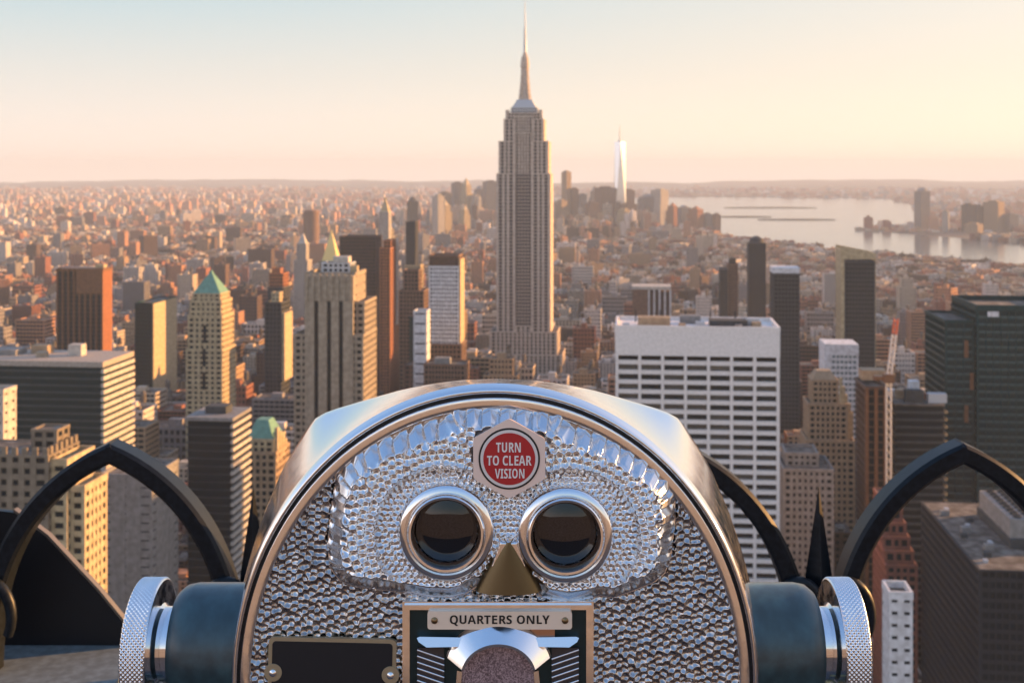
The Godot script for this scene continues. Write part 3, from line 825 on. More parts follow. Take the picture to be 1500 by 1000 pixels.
func variants() -> Array:
	var out := []
	var specs := [      # width, depth, height, bay, floor, pier, span, tank, setback
		["brick apartment block", 24.0, 24.0, 45.0, 3.4, 3.2, 0.55, 0.52, true, 0.0], ["narrow loft building", 16.0, 28.0, 30.0, 3.2, 3.6, 0.45, 0.45, true, 0.0],
		["banded office block", 34.0, 30.0, 70.0, 4.0, 3.7, 0.12, 0.42, false, 0.0], ["stepped office tower", 28.0, 28.0, 80.0, 3.2, 3.7, 0.5, 0.42, false, 0.7],
		["low row building", 20.0, 24.0, 18.0, 3.2, 3.3, 0.5, 0.5, false, 0.0], ["long housing slab", 52.0, 17.0, 55.0, 3.6, 3.0, 0.5, 0.5, false, 0.0],
		["pre-war block with rooftop tank", 30.0, 28.0, 58.0, 3.3, 3.5, 0.5, 0.48, true, 0.82], ["broad warehouse", 44.0, 40.0, 36.0, 4.5, 4.2, 0.35, 0.42, true, 0.0]]
	for s in specs:
		var gw := Geo.new(); var gg := Geo.new(); var gr := Geo.new()
		var o := {bay = s[4], floor = s[5], pier = s[6], span = s[7], rec = 0.4, corner = 1.2, cap = 1.1}
		var w: float = s[1] / 2; var d: float = s[2] / 2; var h: float = s[3]
		if s[9] > 0.0:
			facade(o, -w, w, -d, d, 0, h * s[9], gw, gw, gg)
			facade(o, -w * 0.7, w * 0.7, -d * 0.72, d * 0.72, h * s[9], h, gw, gw, gg)
			gr.box(-w + 0.6, w - 0.6, h * s[9] - 0.2, h * s[9] + 0.2, -d + 0.6, d - 0.6)
			gr.box(-w * 0.7 + 0.6, w * 0.7 - 0.6, h - 0.2, h + 0.2, -d * 0.72 + 0.6, d * 0.72 - 0.6)
		else:
			facade(o, -w, w, -d, d, 0, h, gw, gw, gg)
			gr.box(-w + 0.6, w - 0.6, h - 0.2, h + 0.2, -d + 0.6, d - 0.6)
		gw.box(-w * 0.3, w * 0.2, h, h + 4.0, -d * 0.3, d * 0.25)
		gr.box(w * 0.3, w * 0.5, h + 0.2, h + 1.8, d * 0.1, d * 0.4)
		if s[8]:
			tank(gr, w * 0.38, h + 0.2, -d * 0.35)
		out.append({called = s[0], w = s[1], d = s[2], h = h, wall = gw, glass = gg, roof = gr})
	return out

func other_buildings() -> void:
	var kinds := variants()
	var tints := [["red brown", 0.30, 0.115, 0.07], ["tan", 0.46, 0.30, 0.17], ["cream", 0.60, 0.48, 0.35], ["grey", 0.28, 0.255, 0.24], ["pale", 0.70, 0.62, 0.54], ["dark brown", 0.11, 0.065, 0.045], ["salmon", 0.50, 0.25, 0.14]]
	var wall_mats := []
	for t in tints:
		wall_mats.append(mat(lin(t[1], t[2], t[3]), 0.9, 0.0, M.grime, 0.03))
	var tinted := mat(Color.WHITE, 0.9)
	tinted.vertex_color_use_as_albedo = true
	var single := {}      # kind x tint -> mesh
	var shared := []      # kind -> mesh for the mass
	for k in kinds:
		var m := ArrayMesh.new()
		k.wall.add_to(m, tinted); k.glass.add_to(m, M.dark_glass); k.roof.add_to(m, M.roof)
		shared.append(m)
	# plain bodies for the far quarters, where no window can be told apart
	var lite := []
	for q in 3:
		var g := Geo.new()
		var m := ArrayMesh.new()
		var gr := Geo.new()
		if q == 0:
			g.box(-0.5, 0.5, 0, 1, -0.5, 0.5); gr.box(-0.47, 0.47, 1, 1.01, -0.47, 0.47); g.box(-0.2, 0.15, 1, 1.16, -0.2, 0.2)
		elif q == 1:
			g.box(-0.5, 0.5, 0, 0.7, -0.5, 0.5); g.box(-0.35, 0.4, 0.7, 1.0, -0.4, 0.3); gr.box(-0.48, 0.48, 0.7, 0.705, -0.48, 0.48)
		else:
			g.box(-0.5, -0.1, 0, 1, -0.5, 0.5); g.box(-0.1, 0.5, 0, 0.86, -0.42, 0.5); g.box(0.1, 0.3, 0.86, 1.0, -0.1, 0.1)
		g.add_to(m, tinted); gr.add_to(m, M.roof)
		lite.append(m)
	var rng := RandomNumberGenerator.new(); rng.seed = 77
	var c := cos(GRID); var s := sin(GRID)
	var all := []
	# Manhattan-like blocks: avenues every 250 m, streets every 80 m
	for bu in range(-14, 15):
		for bv in range(7, 100):
			for row in 2:
				var q := bv * 80.0 + 12.0 + row * 33.0
				var u := bu * 250.0 - 110.0 + 14.0
				while u < bu * 250.0 + 118.0:
					var k := 0
					var far := q > 2600
					var pick := rng.randf()
					if q < 1400: k = [0, 2, 3, 6, 7, 3, 2][int(pick * 7)]
					elif not far: k = [0, 1, 1, 4, 4, 6, 7, 2, 0, 4][int(pick * 10)]
					else: k = [0, 1, 4, 4, 1, 4, 7, 5, 4, 0][int(pick * 10)]
					var kd: Dictionary = kinds[k]
					var sx := rng.randf_range(0.8, 1.2)
					var w: float = kd.w * sx
					var h: float
					if q < 1400: h = rng.randf_range(34, 84)
					elif q < 2600: h = rng.randf_range(14, 42) if rng.randf() > 0.13 else rng.randf_range(50, 84)
					else: h = rng.randf_range(11, 30) if rng.randf() > 0.07 else rng.randf_range(40, 76)
					var down := q > 4900 and u > -1000 and u < 60
					if down and rng.randf() < 0.22: h = rng.randf_range(45, 115)
					if q > 2200 and u > 250: h = minf(h, rng.randf_range(12, 26))
					h = clampf(h, kd.h * (0.25 if q > 2200 else 0.45), kd.h * (3.0 if down else 1.6))
					var cu := u + w / 2
					var cq := q + 15.0
					u += w + rng.randf_range(0.5, 2.5)
					var tint := rng.randi_range(0, 6)
					var x := cu * c + cq * s
					var z := cu * s - cq * c
					var far_side := absf(x) > -z * 0.47 + 60
					var in_water := Geometry2D.is_point_in_polygon(Vector2(x, z), bay_outline) or Geometry2D.is_point_in_polygon(Vector2(x, z), river_outline)
					if far_side or in_water or -z < 560 or -z > 6600:
						continue
					var hit := false
					var me := Rect2(cu - w / 2, cq - 14, w, 28)
					for f in feet:
						if f.intersects(me):
							hit = true
							break
					if hit or (x > 0 and -z > 4700 and x > 900):
						continue
					all.append({k = k, x = x, z = z, w = w, d = 28.0, h = h, sx = sx, sz = 28.0 / kd.d * rng.randf_range(0.85, 1.0), sy = h / kd.h, tint = tint, seen = 0.0, grow = rng.randf_range(0.75, 1.15), turn = rng.randf_range(0.5, 1.0) if cq > 2000.0 and rng.randf() < 0.22 else 0.0})
	# how much of each stands clear of what is before it
	all.sort_custom(func(a, b): return a.z > b.z)
	var line := PackedFloat32Array(); line.resize(300); line.fill(-9.0)
	var named := crowd.duplicate()
	named.sort_custom(func(a, b): return a[1] > b[1])
	var at := 0
	for o in all:
		while at < named.size() and named[at][1] > o.z:
			var e: Array = named[at]
			cover(line, e[0], e[1], e[2], e[3])
			at += 1
		o.seen = cover(line, o.x, o.z, o.w / 2, o.h)
	var order := all.duplicate()
	order.sort_custom(func(a, b): return a.seen > b.seen)
	var chosen := {}
	for k in mini(290, order.size()):
		if order[k].seen > 0.0:
			chosen[order[k]] = true
	var mass := []
	for k in kinds.size():
		mass.append([])
	for o in all:
		var basis := Basis(Vector3.UP, -GRID + o.turn) * Basis.from_scale(Vector3(o.sx, o.sy, o.sz))
		if chosen.has(o):
			var key := "%d_%d" % [o.k, o.tint]
			if not single.has(key):
				var m := ArrayMesh.new()
				kinds[o.k].wall.add_to(m, wall_mats[o.tint]); kinds[o.k].glass.add_to(m, M.dark_glass); kinds[o.k].roof.add_to(m, M.roof)
				single[key] = m
			var n := MeshInstance3D.new()
			n.mesh = single[key]
			var word: String = kinds[o.k].called
			n.name = numbered(word.replace("-", "_").replace(" with rooftop tank", "").replace(" ", "_"))
			n.transform = Transform3D(basis, Vector3(o.x, GROUND, o.z))
			add_child(n)
			tag(n, placed_by(tints[o.tint][0] + " " + word, Vector2(o.x, o.z)), "building", "%s %ss of the packed city blocks" % [tints[o.tint][0], word], "thing")
		else:
			mass[o.k].append([Transform3D(basis, Vector3(o.x, GROUND, o.z)), tint_of(tints[o.tint], o.grow)])
	for k in kinds.size():
		scatter("city_blocks", shared[k], mass[k], "packed city buildings between the taller towers: %s" % kinds[k].called)
	# the far quarters across the rivers
	var far := [[], [], []]
	rng.seed = 5
	for k in 46000:
		var d := sqrt(rng.randf_range(5200.0 * 5200.0, 16500.0 * 16500.0))
		var x := rng.randf_range(-0.47, 0.47) * d
		var p := Vector2(x, -d)
		if Geometry2D.is_point_in_polygon(p, bay_outline) or Geometry2D.is_point_in_polygon(p, river_outline):
			continue
		if d < 6600 and not (x > 900 or x < -1100):
			continue
		if x > 600 and d > 9000 and rng.randf() < 0.55:
			continue
		var tall := rng.randf()
		var h := rng.randf_range(7, 16) if tall < 0.84 else rng.randf_range(18, 40) if tall < 0.97 else rng.randf_range(40, 70)
		var grow := 1.0 + (d - 5000.0) / 9000.0
		var w := rng.randf_range(14, 40) * grow
		var t: Array = tints[[0, 1, 2, 6, 4, 6, 3, 1, 6][rng.randi_range(0, 8)]]
		var basis := Basis(Vector3.UP, -GRID + rng.randf_range(-0.25, 0.25) * float(x < -1000)) * Basis.from_scale(Vector3(w, h, rng.randf_range(14, 36)))
		far[rng.randi_range(0, 2)].append([Transform3D(basis, Vector3(x, GROUND, -d)), tint_of(t, rng.randf_range(0.8, 1.1))])
	for q in 3:
		scatter("far_quarters", lite[q], far[q], "hazy low quarters of the city spreading to the horizon")

func placed_by(what: String, at: Vector2) -> String:      # singles a building out by the named one it stands by
	var best: Array = marks[0]
	for m in marks:
		if m[0].distance_squared_to(at) < best[0].distance_squared_to(at):
			best = m
	var key: String = what + best[1]
	told[key] = told.get(key, 0) + 1
	var turn: int = told[key]
	if turn == 1:
		return "%s standing by the %s" % [what, best[1]]
	return "%s %s out from the %s" % [["second", "third", "fourth", "fifth", "sixth", "seventh", "eighth", "ninth", "tenth"][mini(turn - 2, 8)], what, best[1]]

func tint_of(t: Array, grow: float) -> Color:
	return Color(t[1] * grow, t[2] * grow, t[3] * grow)

func cover(line: PackedFloat32Array, x: float, z: float, half: float, h: float) -> float:
	var a := (x - half) / -z; var b := (x + half) / -z      # slopes of sight from the deck
	var rise := (h + GROUND - 1.6) / -z
	var got := 0.0
	for k in range(maxi(0, int((a + 0.42) / 0.84 * 300)), mini(299, int((b + 0.42) / 0.84 * 300)) + 1):
		if rise > line[k]:
			got += rise - maxf(line[k], -0.42)
			line[k] = rise
	return got

func scatter(called: String, m: Mesh, spots: Array, label: String) -> void:
	if spots.is_empty():
		return
	var mm := MultiMesh.new()
	mm.transform_format = MultiMesh.TRANSFORM_3D
	mm.use_colors = true
	mm.mesh = m
	mm.instance_count = spots.size()
	for k in spots.size():
		mm.set_instance_transform(k, spots[k][0])
		mm.set_instance_color(k, spots[k][1])
	var o := MultiMeshInstance3D.new()
	o.name = numbered(called)
	o.multimesh = mm
	add_child(o)
	tag(o, label, "buildings", "", "stuff")

# ------------------------------------------------------------------ the deck, the railing and the viewer
func deck() -> void:
	var stone := mat(lin(0.36, 0.345, 0.345), 0.85, 0.0, noise_map(31, 0.04, Color(0.78, 0.76, 0.74), Color(1, 1, 1)), 0.6)
	M.deck_stone = stone
	var g := Geo.new(); g.box(-12, 12, -0.3, 0, -2.2, 2.2)
	tag(part("deck_floor", g, mat(lin(0.07, 0.08, 0.095), 0.8, 0.0, M.grime, 1.3), self), "", "", "", "structure")
	g = Geo.new(); g.box(-12, 12, GROUND, -0.3, -2.2, 14)
	tag(part("tower_wall", g, stone, self), "", "", "", "structure")
	g = Geo.new(); g.box(-12, 12, 0, 1.5, 2.2, 3.0)
	tag(part("rear_wall", g, stone, self), "", "", "", "structure")
	g = Geo.new(); g.box(-12, 12, 0, 0.68, -2.15, -1.8)
	tag(part("parapet_wall", g, stone, self), "", "", "", "structure")

func bezier(a: Vector2, b: Vector2, c: Vector2, d: Vector2, n: int) -> PackedVector2Array:
	var out := PackedVector2Array()
	for k in n + 1:
		out.append(a.bezier_interpolate(b, c, d, float(k) / n))
	return out

func railing() -> void:
	var black := mat(lin(0.012, 0.016, 0.021), 0.4, 0.0, noise_map(41, 0.05, Color(0.7, 0.7, 0.7), Color(1, 1, 1)), 6.0, false)
	black.metallic_specular = 0.35
	var t := thing("railing", "dark painted metal railing of pointed arches and spear finials along the parapet", "railing", Vector3(0, 0.68, -1.95))
	var g := Geo.new(); g.box(-2.4, 2.4, 0, 0.05, -0.04, 0.04)
	part("base_rail", g, black, t)
	var sec := PackedVector2Array()      # chamfered bar section, running against the sweep
	var hw := 0.0150; var hz := 0.024; var cf := 0.005
	for p in [[hw, hz - cf], [hw, -hz + cf], [hw - cf, -hz], [-hw + cf, -hz], [-hw, -hz + cf], [-hw, hz - cf], [-hw + cf, hz], [hw - cf, hz]]:
		sec.append(Vector2(p[0], p[1]))
	var top := 0.495
	var right := bezier(Vector2(0, top), Vector2(0.085, top - 0.035), Vector2(0.165, top - 0.115), Vector2(0.188, top - 0.245), 18)
	right.append_array(bezier(Vector2(0.188, top - 0.245), Vector2(0.196, top - 0.30), Vector2(0.198, top - 0.36), Vector2(0.198, 0.05), 5).slice(1))
	var path := PackedVector2Array()
	for k in range(right.size() - 1, -1, -1):
		path.append(Vector2(-right[k].x, right[k].y))
	path.append(Vector2(0.0075, top + 0.0035)); right.insert(0, Vector2(-0.0075, top + 0.0035))
	g = Geo.new(); g.bar(path, sec); g.bar(right, sec)
	var arch := mesh_of(g, black)
	g = Geo.new()
	var w := 0.021
	for half in [[0.30, w, 0.44, 0.0], [0.05, 0.012, 0.30, w]]:
		var y0: float = half[0]; var r0: float = half[1]; var y1: float = half[2]; var r1: float = half[3]
		for k in 4:
			var a := PI / 2 * k
			var p := Vector3(cos(a), 0, -sin(a)); var q := Vector3(cos(a + PI / 2), 0, -sin(a + PI / 2))
			if r1 == 0.0:
				g.tri(p * r0 + Vector3(0, y0, 0), q * r0 + Vector3(0, y0, 0), Vector3(0, y1, 0))
			else:
				g.quad(p * r0 + Vector3(0, y0, 0), q * r0 + Vector3(0, y0, 0), q * r1 + Vector3(0, y1, 0), p * r1 + Vector3(0, y1, 0))
	var spear := mesh_of(g, black)
	g = Geo.new()
	for s in [-1.0, 1.0]:
		var pts := PackedVector3Array(); var rad := PackedFloat32Array()
		for k in 15:
			var a := PI * 0.95 - PI * 1.15 * k / 14.0
			pts.append(Vector3(s * (0.036 + 0.034 * cos(a) + 0.006 * k / 14.0), 0.245 + 0.052 * sin(a), 0.03))
			rad.append(0.011 - 0.003 * k / 14.0)
		if s < 0:
			pts.reverse(); rad.reverse()
		g.tube(pts, rad, 10)
	var scroll := mesh_of(g, black)
	var step := 0.448
	for k in range(-4, 5):
		var x := -0.6338 + step * (k + 1)
		piece("arch", arch, t, Vector3(x, 0, 0))
		piece("spear", spear, t, Vector3(x + step / 2, 0, 0.004))
		piece("scroll", scroll, t, Vector3(x + step / 2, 0, 0.0))
	# the dark sloping screen and its stone block at one end
	var q := thing("sloping_screen", "black sloping metal screen with a thin edge coloured as lit beside the railing", "screen", Vector3(-0.85, 0.827, -2.06))
	g = Geo.new()
	g.plate(PackedVector2Array([Vector2(-0.55, 0), Vector2(0.225, 0), Vector2(0.20, 0.035), Vector2(0.155, 0.09), Vector2(0.07, 0.18), Vector2(0.015, 0.222), Vector2(-0.1, 0.235), Vector2(-0.55, 0.24)]), -0.006, 0.006)
	part("panel", g, mat(lin(0.012, 0.013, 0.016), 0.45, 0.2), q)
	g = Geo.new()
	g.bar(PackedVector2Array([Vector2(0.228, 0.0), Vector2(0.203, 0.037), Vector2(0.158, 0.092), Vector2(0.073, 0.183), Vector2(0.016, 0.226)]), PackedVector2Array([Vector2(0.002, 0.007), Vector2(0.002, -0.007), Vector2(-0.002, -0.007), Vector2(-0.002, 0.007)]))
	part("lit_edge_strip", g, mat(lin(0.2, 0.17, 0.14), 0.4, 0.5), q)  # paler metal stands in for light caught along the edge
	g = Geo.new(); g.box(-0.45, 0.235, -0.147, 0.0, -0.16, 0.42)
	var o := part("stone_block", g, mat(lin(0.16, 0.20, 0.21), 0.8, 0.0, M.grime, 3.0), self, Vector3(-0.85, 0.827, -2.02))
	tag(o, "grey stone block at the foot of the black sloping screen", "stone block")

const FA := 0.181      # half width and half height of the viewer's oval face
const FB := 0.203
func oval(a: float) -> float:
	return FA * FB / sqrt(pow(FB * cos(a), 2) + pow(FA * sin(a), 2))

var back := PackedVector2Array()
func back_radius(a: float) -> float:
	var d := Vector2(absf(cos(a)), sin(a))
	for k in back.size() - 1:
		var p := back[k]; var q := back[k + 1]
		var e := q - p
		var den := d.cross(e)
		if absf(den) < 1e-9: continue
		var t := p.cross(e) / den
		var u := p.cross(d) / den
		if t > 0 and u >= -1e-4 and u <= 1.0001:
			return t
	return 0.2

func sign_dist(p: Vector2, poly: PackedVector2Array, cum: PackedFloat32Array) -> Vector2:      # distance inside (+), place along the outline
	var best := 1e9
	var along := 0.0
	var n := poly.size()
	for k in n:
		var a := poly[k]
		var e := poly[(k + 1) % n] - a
		var t := clampf((p - a).dot(e) / e.length_squared(), 0, 1)
		var d := p.distance_squared_to(a + e * t)
		if d < best:
			best = d
			along = cum[k] + t * e.length()
	var r := sqrt(best)
	return Vector2(r if Geometry2D.is_point_in_polygon(p, poly) else -r, along)

# a relief over x/y (millimetres): height by function, cells kept where keep(x, y) holds
func relief(x0: float, x1: float, y0: float, y1: float, cell: float, height: Callable, keep: Callable) -> Geo:
	var nx := int((x1 - x0) / cell) + 1
	var ny := int((y1 - y0) / cell) + 1
	var hs := PackedFloat32Array(); hs.resize(nx * ny)
	var ok := PackedByteArray(); ok.resize(nx * ny)
	for j in ny:
		for i in nx:
			var p := Vector2(x0 + i * cell, y0 + j * cell)
			var kept: bool = keep.call(p)
			ok[j * nx + i] = 1 if kept else 0
			hs[j * nx + i] = height.call(p) if kept else -3.0
	var g := Geo.new()
	var idx := PackedInt32Array(); idx.resize(nx * ny); idx.fill(-1)
	for j in ny:
		for i in nx:
			var k := j * nx + i
			if ok[k] == 0: continue
			var e := hs[k + 1] if i < nx - 1 else hs[k]
			var w := hs[k - 1] if i > 0 else hs[k]
			var n := hs[k + nx] if j < ny - 1 else hs[k]
			var s := hs[k - nx] if j > 0 else hs[k]
			idx[k] = g.v.size()
			g.v.append(Vector3(x0 + i * cell, y0 + j * cell, hs[k]) * 0.001)
			g.n.append(Vector3(w - e, s - n, 2 * cell).normalized())
	for j in ny - 1:
		for i in nx - 1:
			var a := idx[j * nx + i]; var b := idx[j * nx + i + 1]; var c := idx[(j + 1) * nx + i + 1]; var d := idx[(j + 1) * nx + i]
			if a >= 0 and b >= 0 and c >= 0 and d >= 0:
				g.i.append_array([a, c, b, a, d, c])
	return g

func bowl(u: float, v: float, size: float, uneven := 0.34) -> float:      # distance to the nearest centre of a slightly uneven honeycomb, in cell sizes
	var x := u / size; var y := v / (size * 0.87)
	var best := 9.0
	var r0 := int(floor(y + 0.5))
	for r in range(r0 - 1, r0 + 2):
		var off := 0.5 * (r & 1)
		var c0 := int(floor(x - off + 0.5))
		for c in range(c0 - 1, c0 + 2):
			var hash_a := fposmod(sin(c * 12.99 + r * 78.23) * 43758.5, 1.0) - 0.5
			var hash_b := fposmod(sin(c * 39.35 + r * 11.13) * 24634.6, 1.0) - 0.5
			var dx := x - (c + off + uneven * hash_a)
			var dy := (y - (r + uneven * hash_b)) * 0.87
			best = minf(best, dx * dx + dy * dy)
	return sqrt(best)

func viewer() -> void:
	var worn := noise_map(51, 0.02, Color(0.35, 0.35, 0.35), Color(1, 1, 1), FastNoiseLite.TYPE_SIMPLEX_SMOOTH, 512, 5)
	var chrome := mat(lin(0.84, 0.85, 0.87), 0.19, 1.0)
	chrome.roughness_texture = worn; chrome.uv1_triplanar = true; chrome.uv1_scale = Vector3.ONE * 7.0
	var cast := mat(lin(0.60, 0.61, 0.63), 0.3, 1.0, noise_map(52, 0.03, Color(0.75, 0.73, 0.72), Color(1, 1, 1), FastNoiseLite.TYPE_SIMPLEX_SMOOTH, 256, 5), 12.0, false)
	cast.roughness_texture = worn
	var owl := mat(lin(0.78, 0.79, 0.81), 0.2, 1.0)
	var teal := mat(lin(0.035, 0.085, 0.10), 0.42, 0.0, noise_map(53, 0.02, Color(0.65, 0.68, 0.7), Color(1, 1, 1)), 8.0, false)
	teal.clearcoat_enabled = true; teal.clearcoat = 0.5; teal.clearcoat_roughness = 0.25
	var dark := mat(lin(0.02, 0.022, 0.025), 0.5, 0.4)
	var t := thing("coin_viewer", "chrome coin-operated binocular viewer with hammered owl-like face on the deck", "viewer", Vector3(-0.0121, 0, -0.87))
	var F := Vector3(0, 1.2575, 0)
	for p in [[0, 198], [28, 197], [52, 194], [75, 189.5], [105, 181], [130, 173.5], [139, 170], [144, 166.5], [149, 160], [158, 146], [169, 128], [184, 92], [194, 62], [204, 24], [210, -20], [212, -60], [200, -120], [160, -170], [90, -200], [0, -210]]:
		back.append(Vector2(p[0], p[1]) * 0.001)
	# ---- housing, from its back to the rim of the face
	var segs := 160
	var outline := func(s: float, f: float, z: float) -> PackedVector3Array:      # s scales the oval, f goes from the oval to the back outline
		var r := PackedVector3Array()
		for q in segs:
			var a := TAU * q / segs
			var e := oval(a) * s
			var m := e + (back_radius(a) - e) * f
			r.append(Vector3(cos(a) * m, sin(a) * m, z))
		return r
	var scaled := func(k: float, z: float) -> PackedVector3Array:
		var r := PackedVector3Array()
		for q in segs:
			var a := TAU * q / segs
			var m := back_radius(a) * k
			r.append(Vector3(cos(a) * m, sin(a) * m, z))
		return r
	var g := Geo.new()
	var rings := [scaled.call(0.01, -0.235), scaled.call(0.5, -0.232), scaled.call(0.8, -0.215), scaled.call(0.9, -0.17), scaled.call(0.95, -0.118), scaled.call(0.985, -0.111), scaled.call(0.997, -0.106), scaled.call(1.0, -0.101)]
	for k in 13:
		var f := 1.0 - (k + 1) / 13.0
		rings.append(outline.call(1.035, f, -0.004 - 0.096 * pow(f, 0.9)))
	g.loft(rings)
	part("housing", g, chrome, t, F)
	g = Geo.new()
	for band in [[[1.04, -0.006], [1.034, -0.001], [1.026, 0.0022], [1.017, 0.003], [1.009, 0.0015], [1.0045, -0.004]], [[0.998, -0.004], [0.997, 0.001], [0.992, 0.0022], [0.962, 0.0022], [0.956, 0.0005], [0.955, -0.003]]]:
		rings = []
		for p in band:
			rings.append(outline.call(p[0], 0.0, p[1]))
		g.loft(rings)
	part("face_rim", g, chrome, t, F)
	g = Geo.new(); g.loft([outline.call(1.009, 0.0, -0.0015), outline.call(0.997, 0.0, -0.0015)])
	part("rim_groove_shade", g, dark, t, F)  # black band painting the shade down in the rim groove
	# ---- hammered face plate
	var pits := FastNoiseLite.new()
	pits.seed = 8; pits.frequency = 0.2
	var fine := FastNoiseLite.new(); fine.seed = 2; fine.frequency = 0.35
	var plate_h := func(p: Vector2) -> float:
		var d := bowl(p.x * 0.9 + p.y * 0.44 + 1.6 * pits.get_noise_2d(p.x * 0.15, p.y * 0.15), p.y * 0.9 - p.x * 0.44 + 1.6 * pits.get_noise_2d(p.y * 0.15 + 90.0, p.x * 0.15), 5.3, 0.55)
		var rough := smoothstep(152.0, 138.0, p.y)
		return rough * (6.2 * minf(d * d, 0.42) - 2.3 + 0.3 * fine.get_noise_2d(p.x, p.y)) + (1.0 - rough) * 0.03 * fine.get_noise_2d(p.x * 0.3, p.y * 0.3)
	var plate_in := func(p: Vector2) -> bool: return pow(p.x / 174.5, 2) + pow(p.y / 195.5, 2) < 1.0
	part("face_plate", relief(-176, 176, -70, 197, 0.75, plate_h, plate_in), cast, t, F)
	g = Geo.new()
	var low := PackedVector2Array()
	for q in 41:
		var a := PI + PI * q / 40.0
		low.append(Vector2(cos(a) * 0.172, sin(a) * 0.193))
	g.plate(low, -0.01, -0.0025)
	part("backing_plate", g, cast, t, F)
	# ---- the feathered mask round the eyepieces
	var mask := PackedVector2Array()
	for p in [[2.5, 194.9], [-16.7, 194.9], [-29.1, 193.5], [-35.8, 187.2], [-50.2, 184.4], [-61.2, 179.1], [-80.3, 171.9], [-97.1, 162.3], [-105.2, 152.7], [-110.0, 145.6], [-112.9, 135.5], [-115.8, 114.9], [-117.2, 95.8], [-115.8, 82.3], [-109.1, 72.8], [-100.0, 69.4], [-77.0, 66.5], [-60.2, 64.6], [-46.3, 62.2], [-31.0, 61.8], [-21.0, 64.2], [-13.3, 69.4], [-6.1, 71.3], [9.7, 71.3], [25.0, 70.4], [34.1, 61.8], [51.8, 58.9], [64.8, 60.8], [74.8, 62.7], [84.4, 61.3], [101.0, 67.5], [112.0, 72.0], [119.5, 78.5], [123.2, 88.0], [125.1, 104.4], [126.5, 114.9], [126.1, 134.1], [121.3, 144.1], [107.9, 156.6], [92.1, 166.2], [79.1, 173.8], [63.8, 179.1], [53.7, 182.9], [47.0, 189.6], [27.9, 193.0]]:
		mask.append(Vector2(p[0], p[1]))
	var cum := PackedFloat32Array()
	var run := 0.0
	for k in mask.size():
		cum.append(run)
		run += mask[k].distance_to(mask[(k + 1) % mask.size()])
	var el := Vector2(-33.7, 110.8); var er := Vector2(49.4, 108.9)
	var keep_cache := {}
	var mask_h := func(p: Vector2) -> float:
		var sd: Vector2 = keep_cache.get(p, Vector2.ZERO)
		var s := fposmod(sd.y / 11.5, 1.0)
		var lower := smoothstep(72.0, 92.0, p.y)      # the feather tips show above and at the sides
		var inside := sd.x + lower * 3.2 * (0.5 - absf(s - 0.45)) - 0.6
		var base := 15.5 * clampf((inside + 1.0) / 12.0, 0.0, 1.0)
		var feather := lower * smoothstep(14.0, 9.0, sd.x) * smoothstep(-1.0, 3.0, inside) * 6.2 * (s - 0.5) * (-1.0 if p.x > 30.0 else 1.0)
		var ring := minf(p.distance_to(Vector2(-36, 109)), p.distance_to(Vector2(53, 107))) - 45.0
		var mid := maxf(absf(p.x - 9.0) - 20.0, p.y - 152.0)
		ring = minf(ring, mid)
		var fill := smoothstep(10.0, 13.0, inside + 1.5)
		var eye := Vector2(-36, 109) if p.x < 8.5 else Vector2(53, 107)
		var d1 := bowl((p - eye).angle() * 62.0, p.distance_to(eye), 6.6)
		var d2 := bowl(p.x, p.y, 4.5)
		var out_zone := smoothstep(0.0, 4.0, ring)
		var line := -1.4 * exp(-pow(ring / 1.0, 2))
		var bump := out_zone * (10.0 * minf(d1 * d1, 0.36) - 1.6) + (1.0 - out_zone) * (7.0 * minf(d2 * d2, 0.36) - 4.6)
		var nose := maxf(absf(p.x - 9.7) - (6.0 + 0.36 * (104.0 - p.y)), p.y - 104.0)
		bump *= smoothstep(-1.0, 2.0, nose)
		return base + feather + fill * (bump + line) - 0.3
	var mask_in := func(p: Vector2) -> bool:
		if p.distance_to(el) < 27.0 or p.distance_to(er) < 27.0:
			return false
		var sd := sign_dist(p, mask, cum)
		keep_cache[p] = sd
		return sd.x > -2.2
	part("feather_mask", relief(-121, 130, 56, 198, 0.62, mask_h, mask_in), owl, t, F)
	# ---- dark beak between the eyepieces
	g = Geo.new()
	rings = []
	for k in 11:
		var f := k / 10.0
		var y := 69.0 + 38.0 * f
		var w := 20.5 * pow(1.0 - f, 0.75) + 3.0
		var r := PackedVector3Array()
		for q in 17:
			var a := PI * q / 16.0
			r.append(Vector3(9.7 + cos(a) * w, y - 3.0 * sin(a) * f, 9.0 + sin(a) * (12.0 * (1.0 - 0.45 * f))) * 0.001)
		r.reverse()
		rings.append(r)
	rings.reverse()
	g.loft(rings, false)
	part("beak", g, mat(lin(0.13, 0.095, 0.05), 0.34, 0.9), t, F)
	# ---- eyepieces
	for e in [el, er]:
		g = Geo.new()
		g.lathe([[32.4, 4], [32.4, 14], [31.4, 16.2], [29.6, 17.6], [27.6, 18.0], [27.0, 16.8], [26.6, 17.0], [25.9, 19.2], [24.6, 20.4], [23.2, 20.2], [22.2, 18.6], [21.4, 15.0], [21.2, 8.0]], "z", 72)
		for k in g.v.size():
			g.v[k] *= Vector3(0.00105, 0.00105, 0.001)
		var ep := part("eyepiece", g, chrome, t, F + Vector3(e.x, e.y, 0) * 0.001)
		g = Geo.new()
		g.lathe([[21.6, 9.0], [16.0, 10.6], [10.0, 11.6], [5.0, 12.0], [0.02, 12.2]], "z", 48)
		for k in g.v.size():
			g.v[k] *= 0.001
		var lens := mat(lin(0.008, 0.010, 0.014), 0.04)
		lens.clearcoat_enabled = true; lens.clearcoat = 0.35; lens.clearcoat_roughness = 0.03
		part("lens", g, lens, ep)
		g = Geo.new()
		g.lathe([[33.6, 2], [33.6, 11], [32.3, 11.6]], "z", 72)
		for k in g.v.size():
			g.v[k] *= 0.001
		part("gasket", g, dark, ep)
	face_fittings(t, F, chrome, cast, dark)
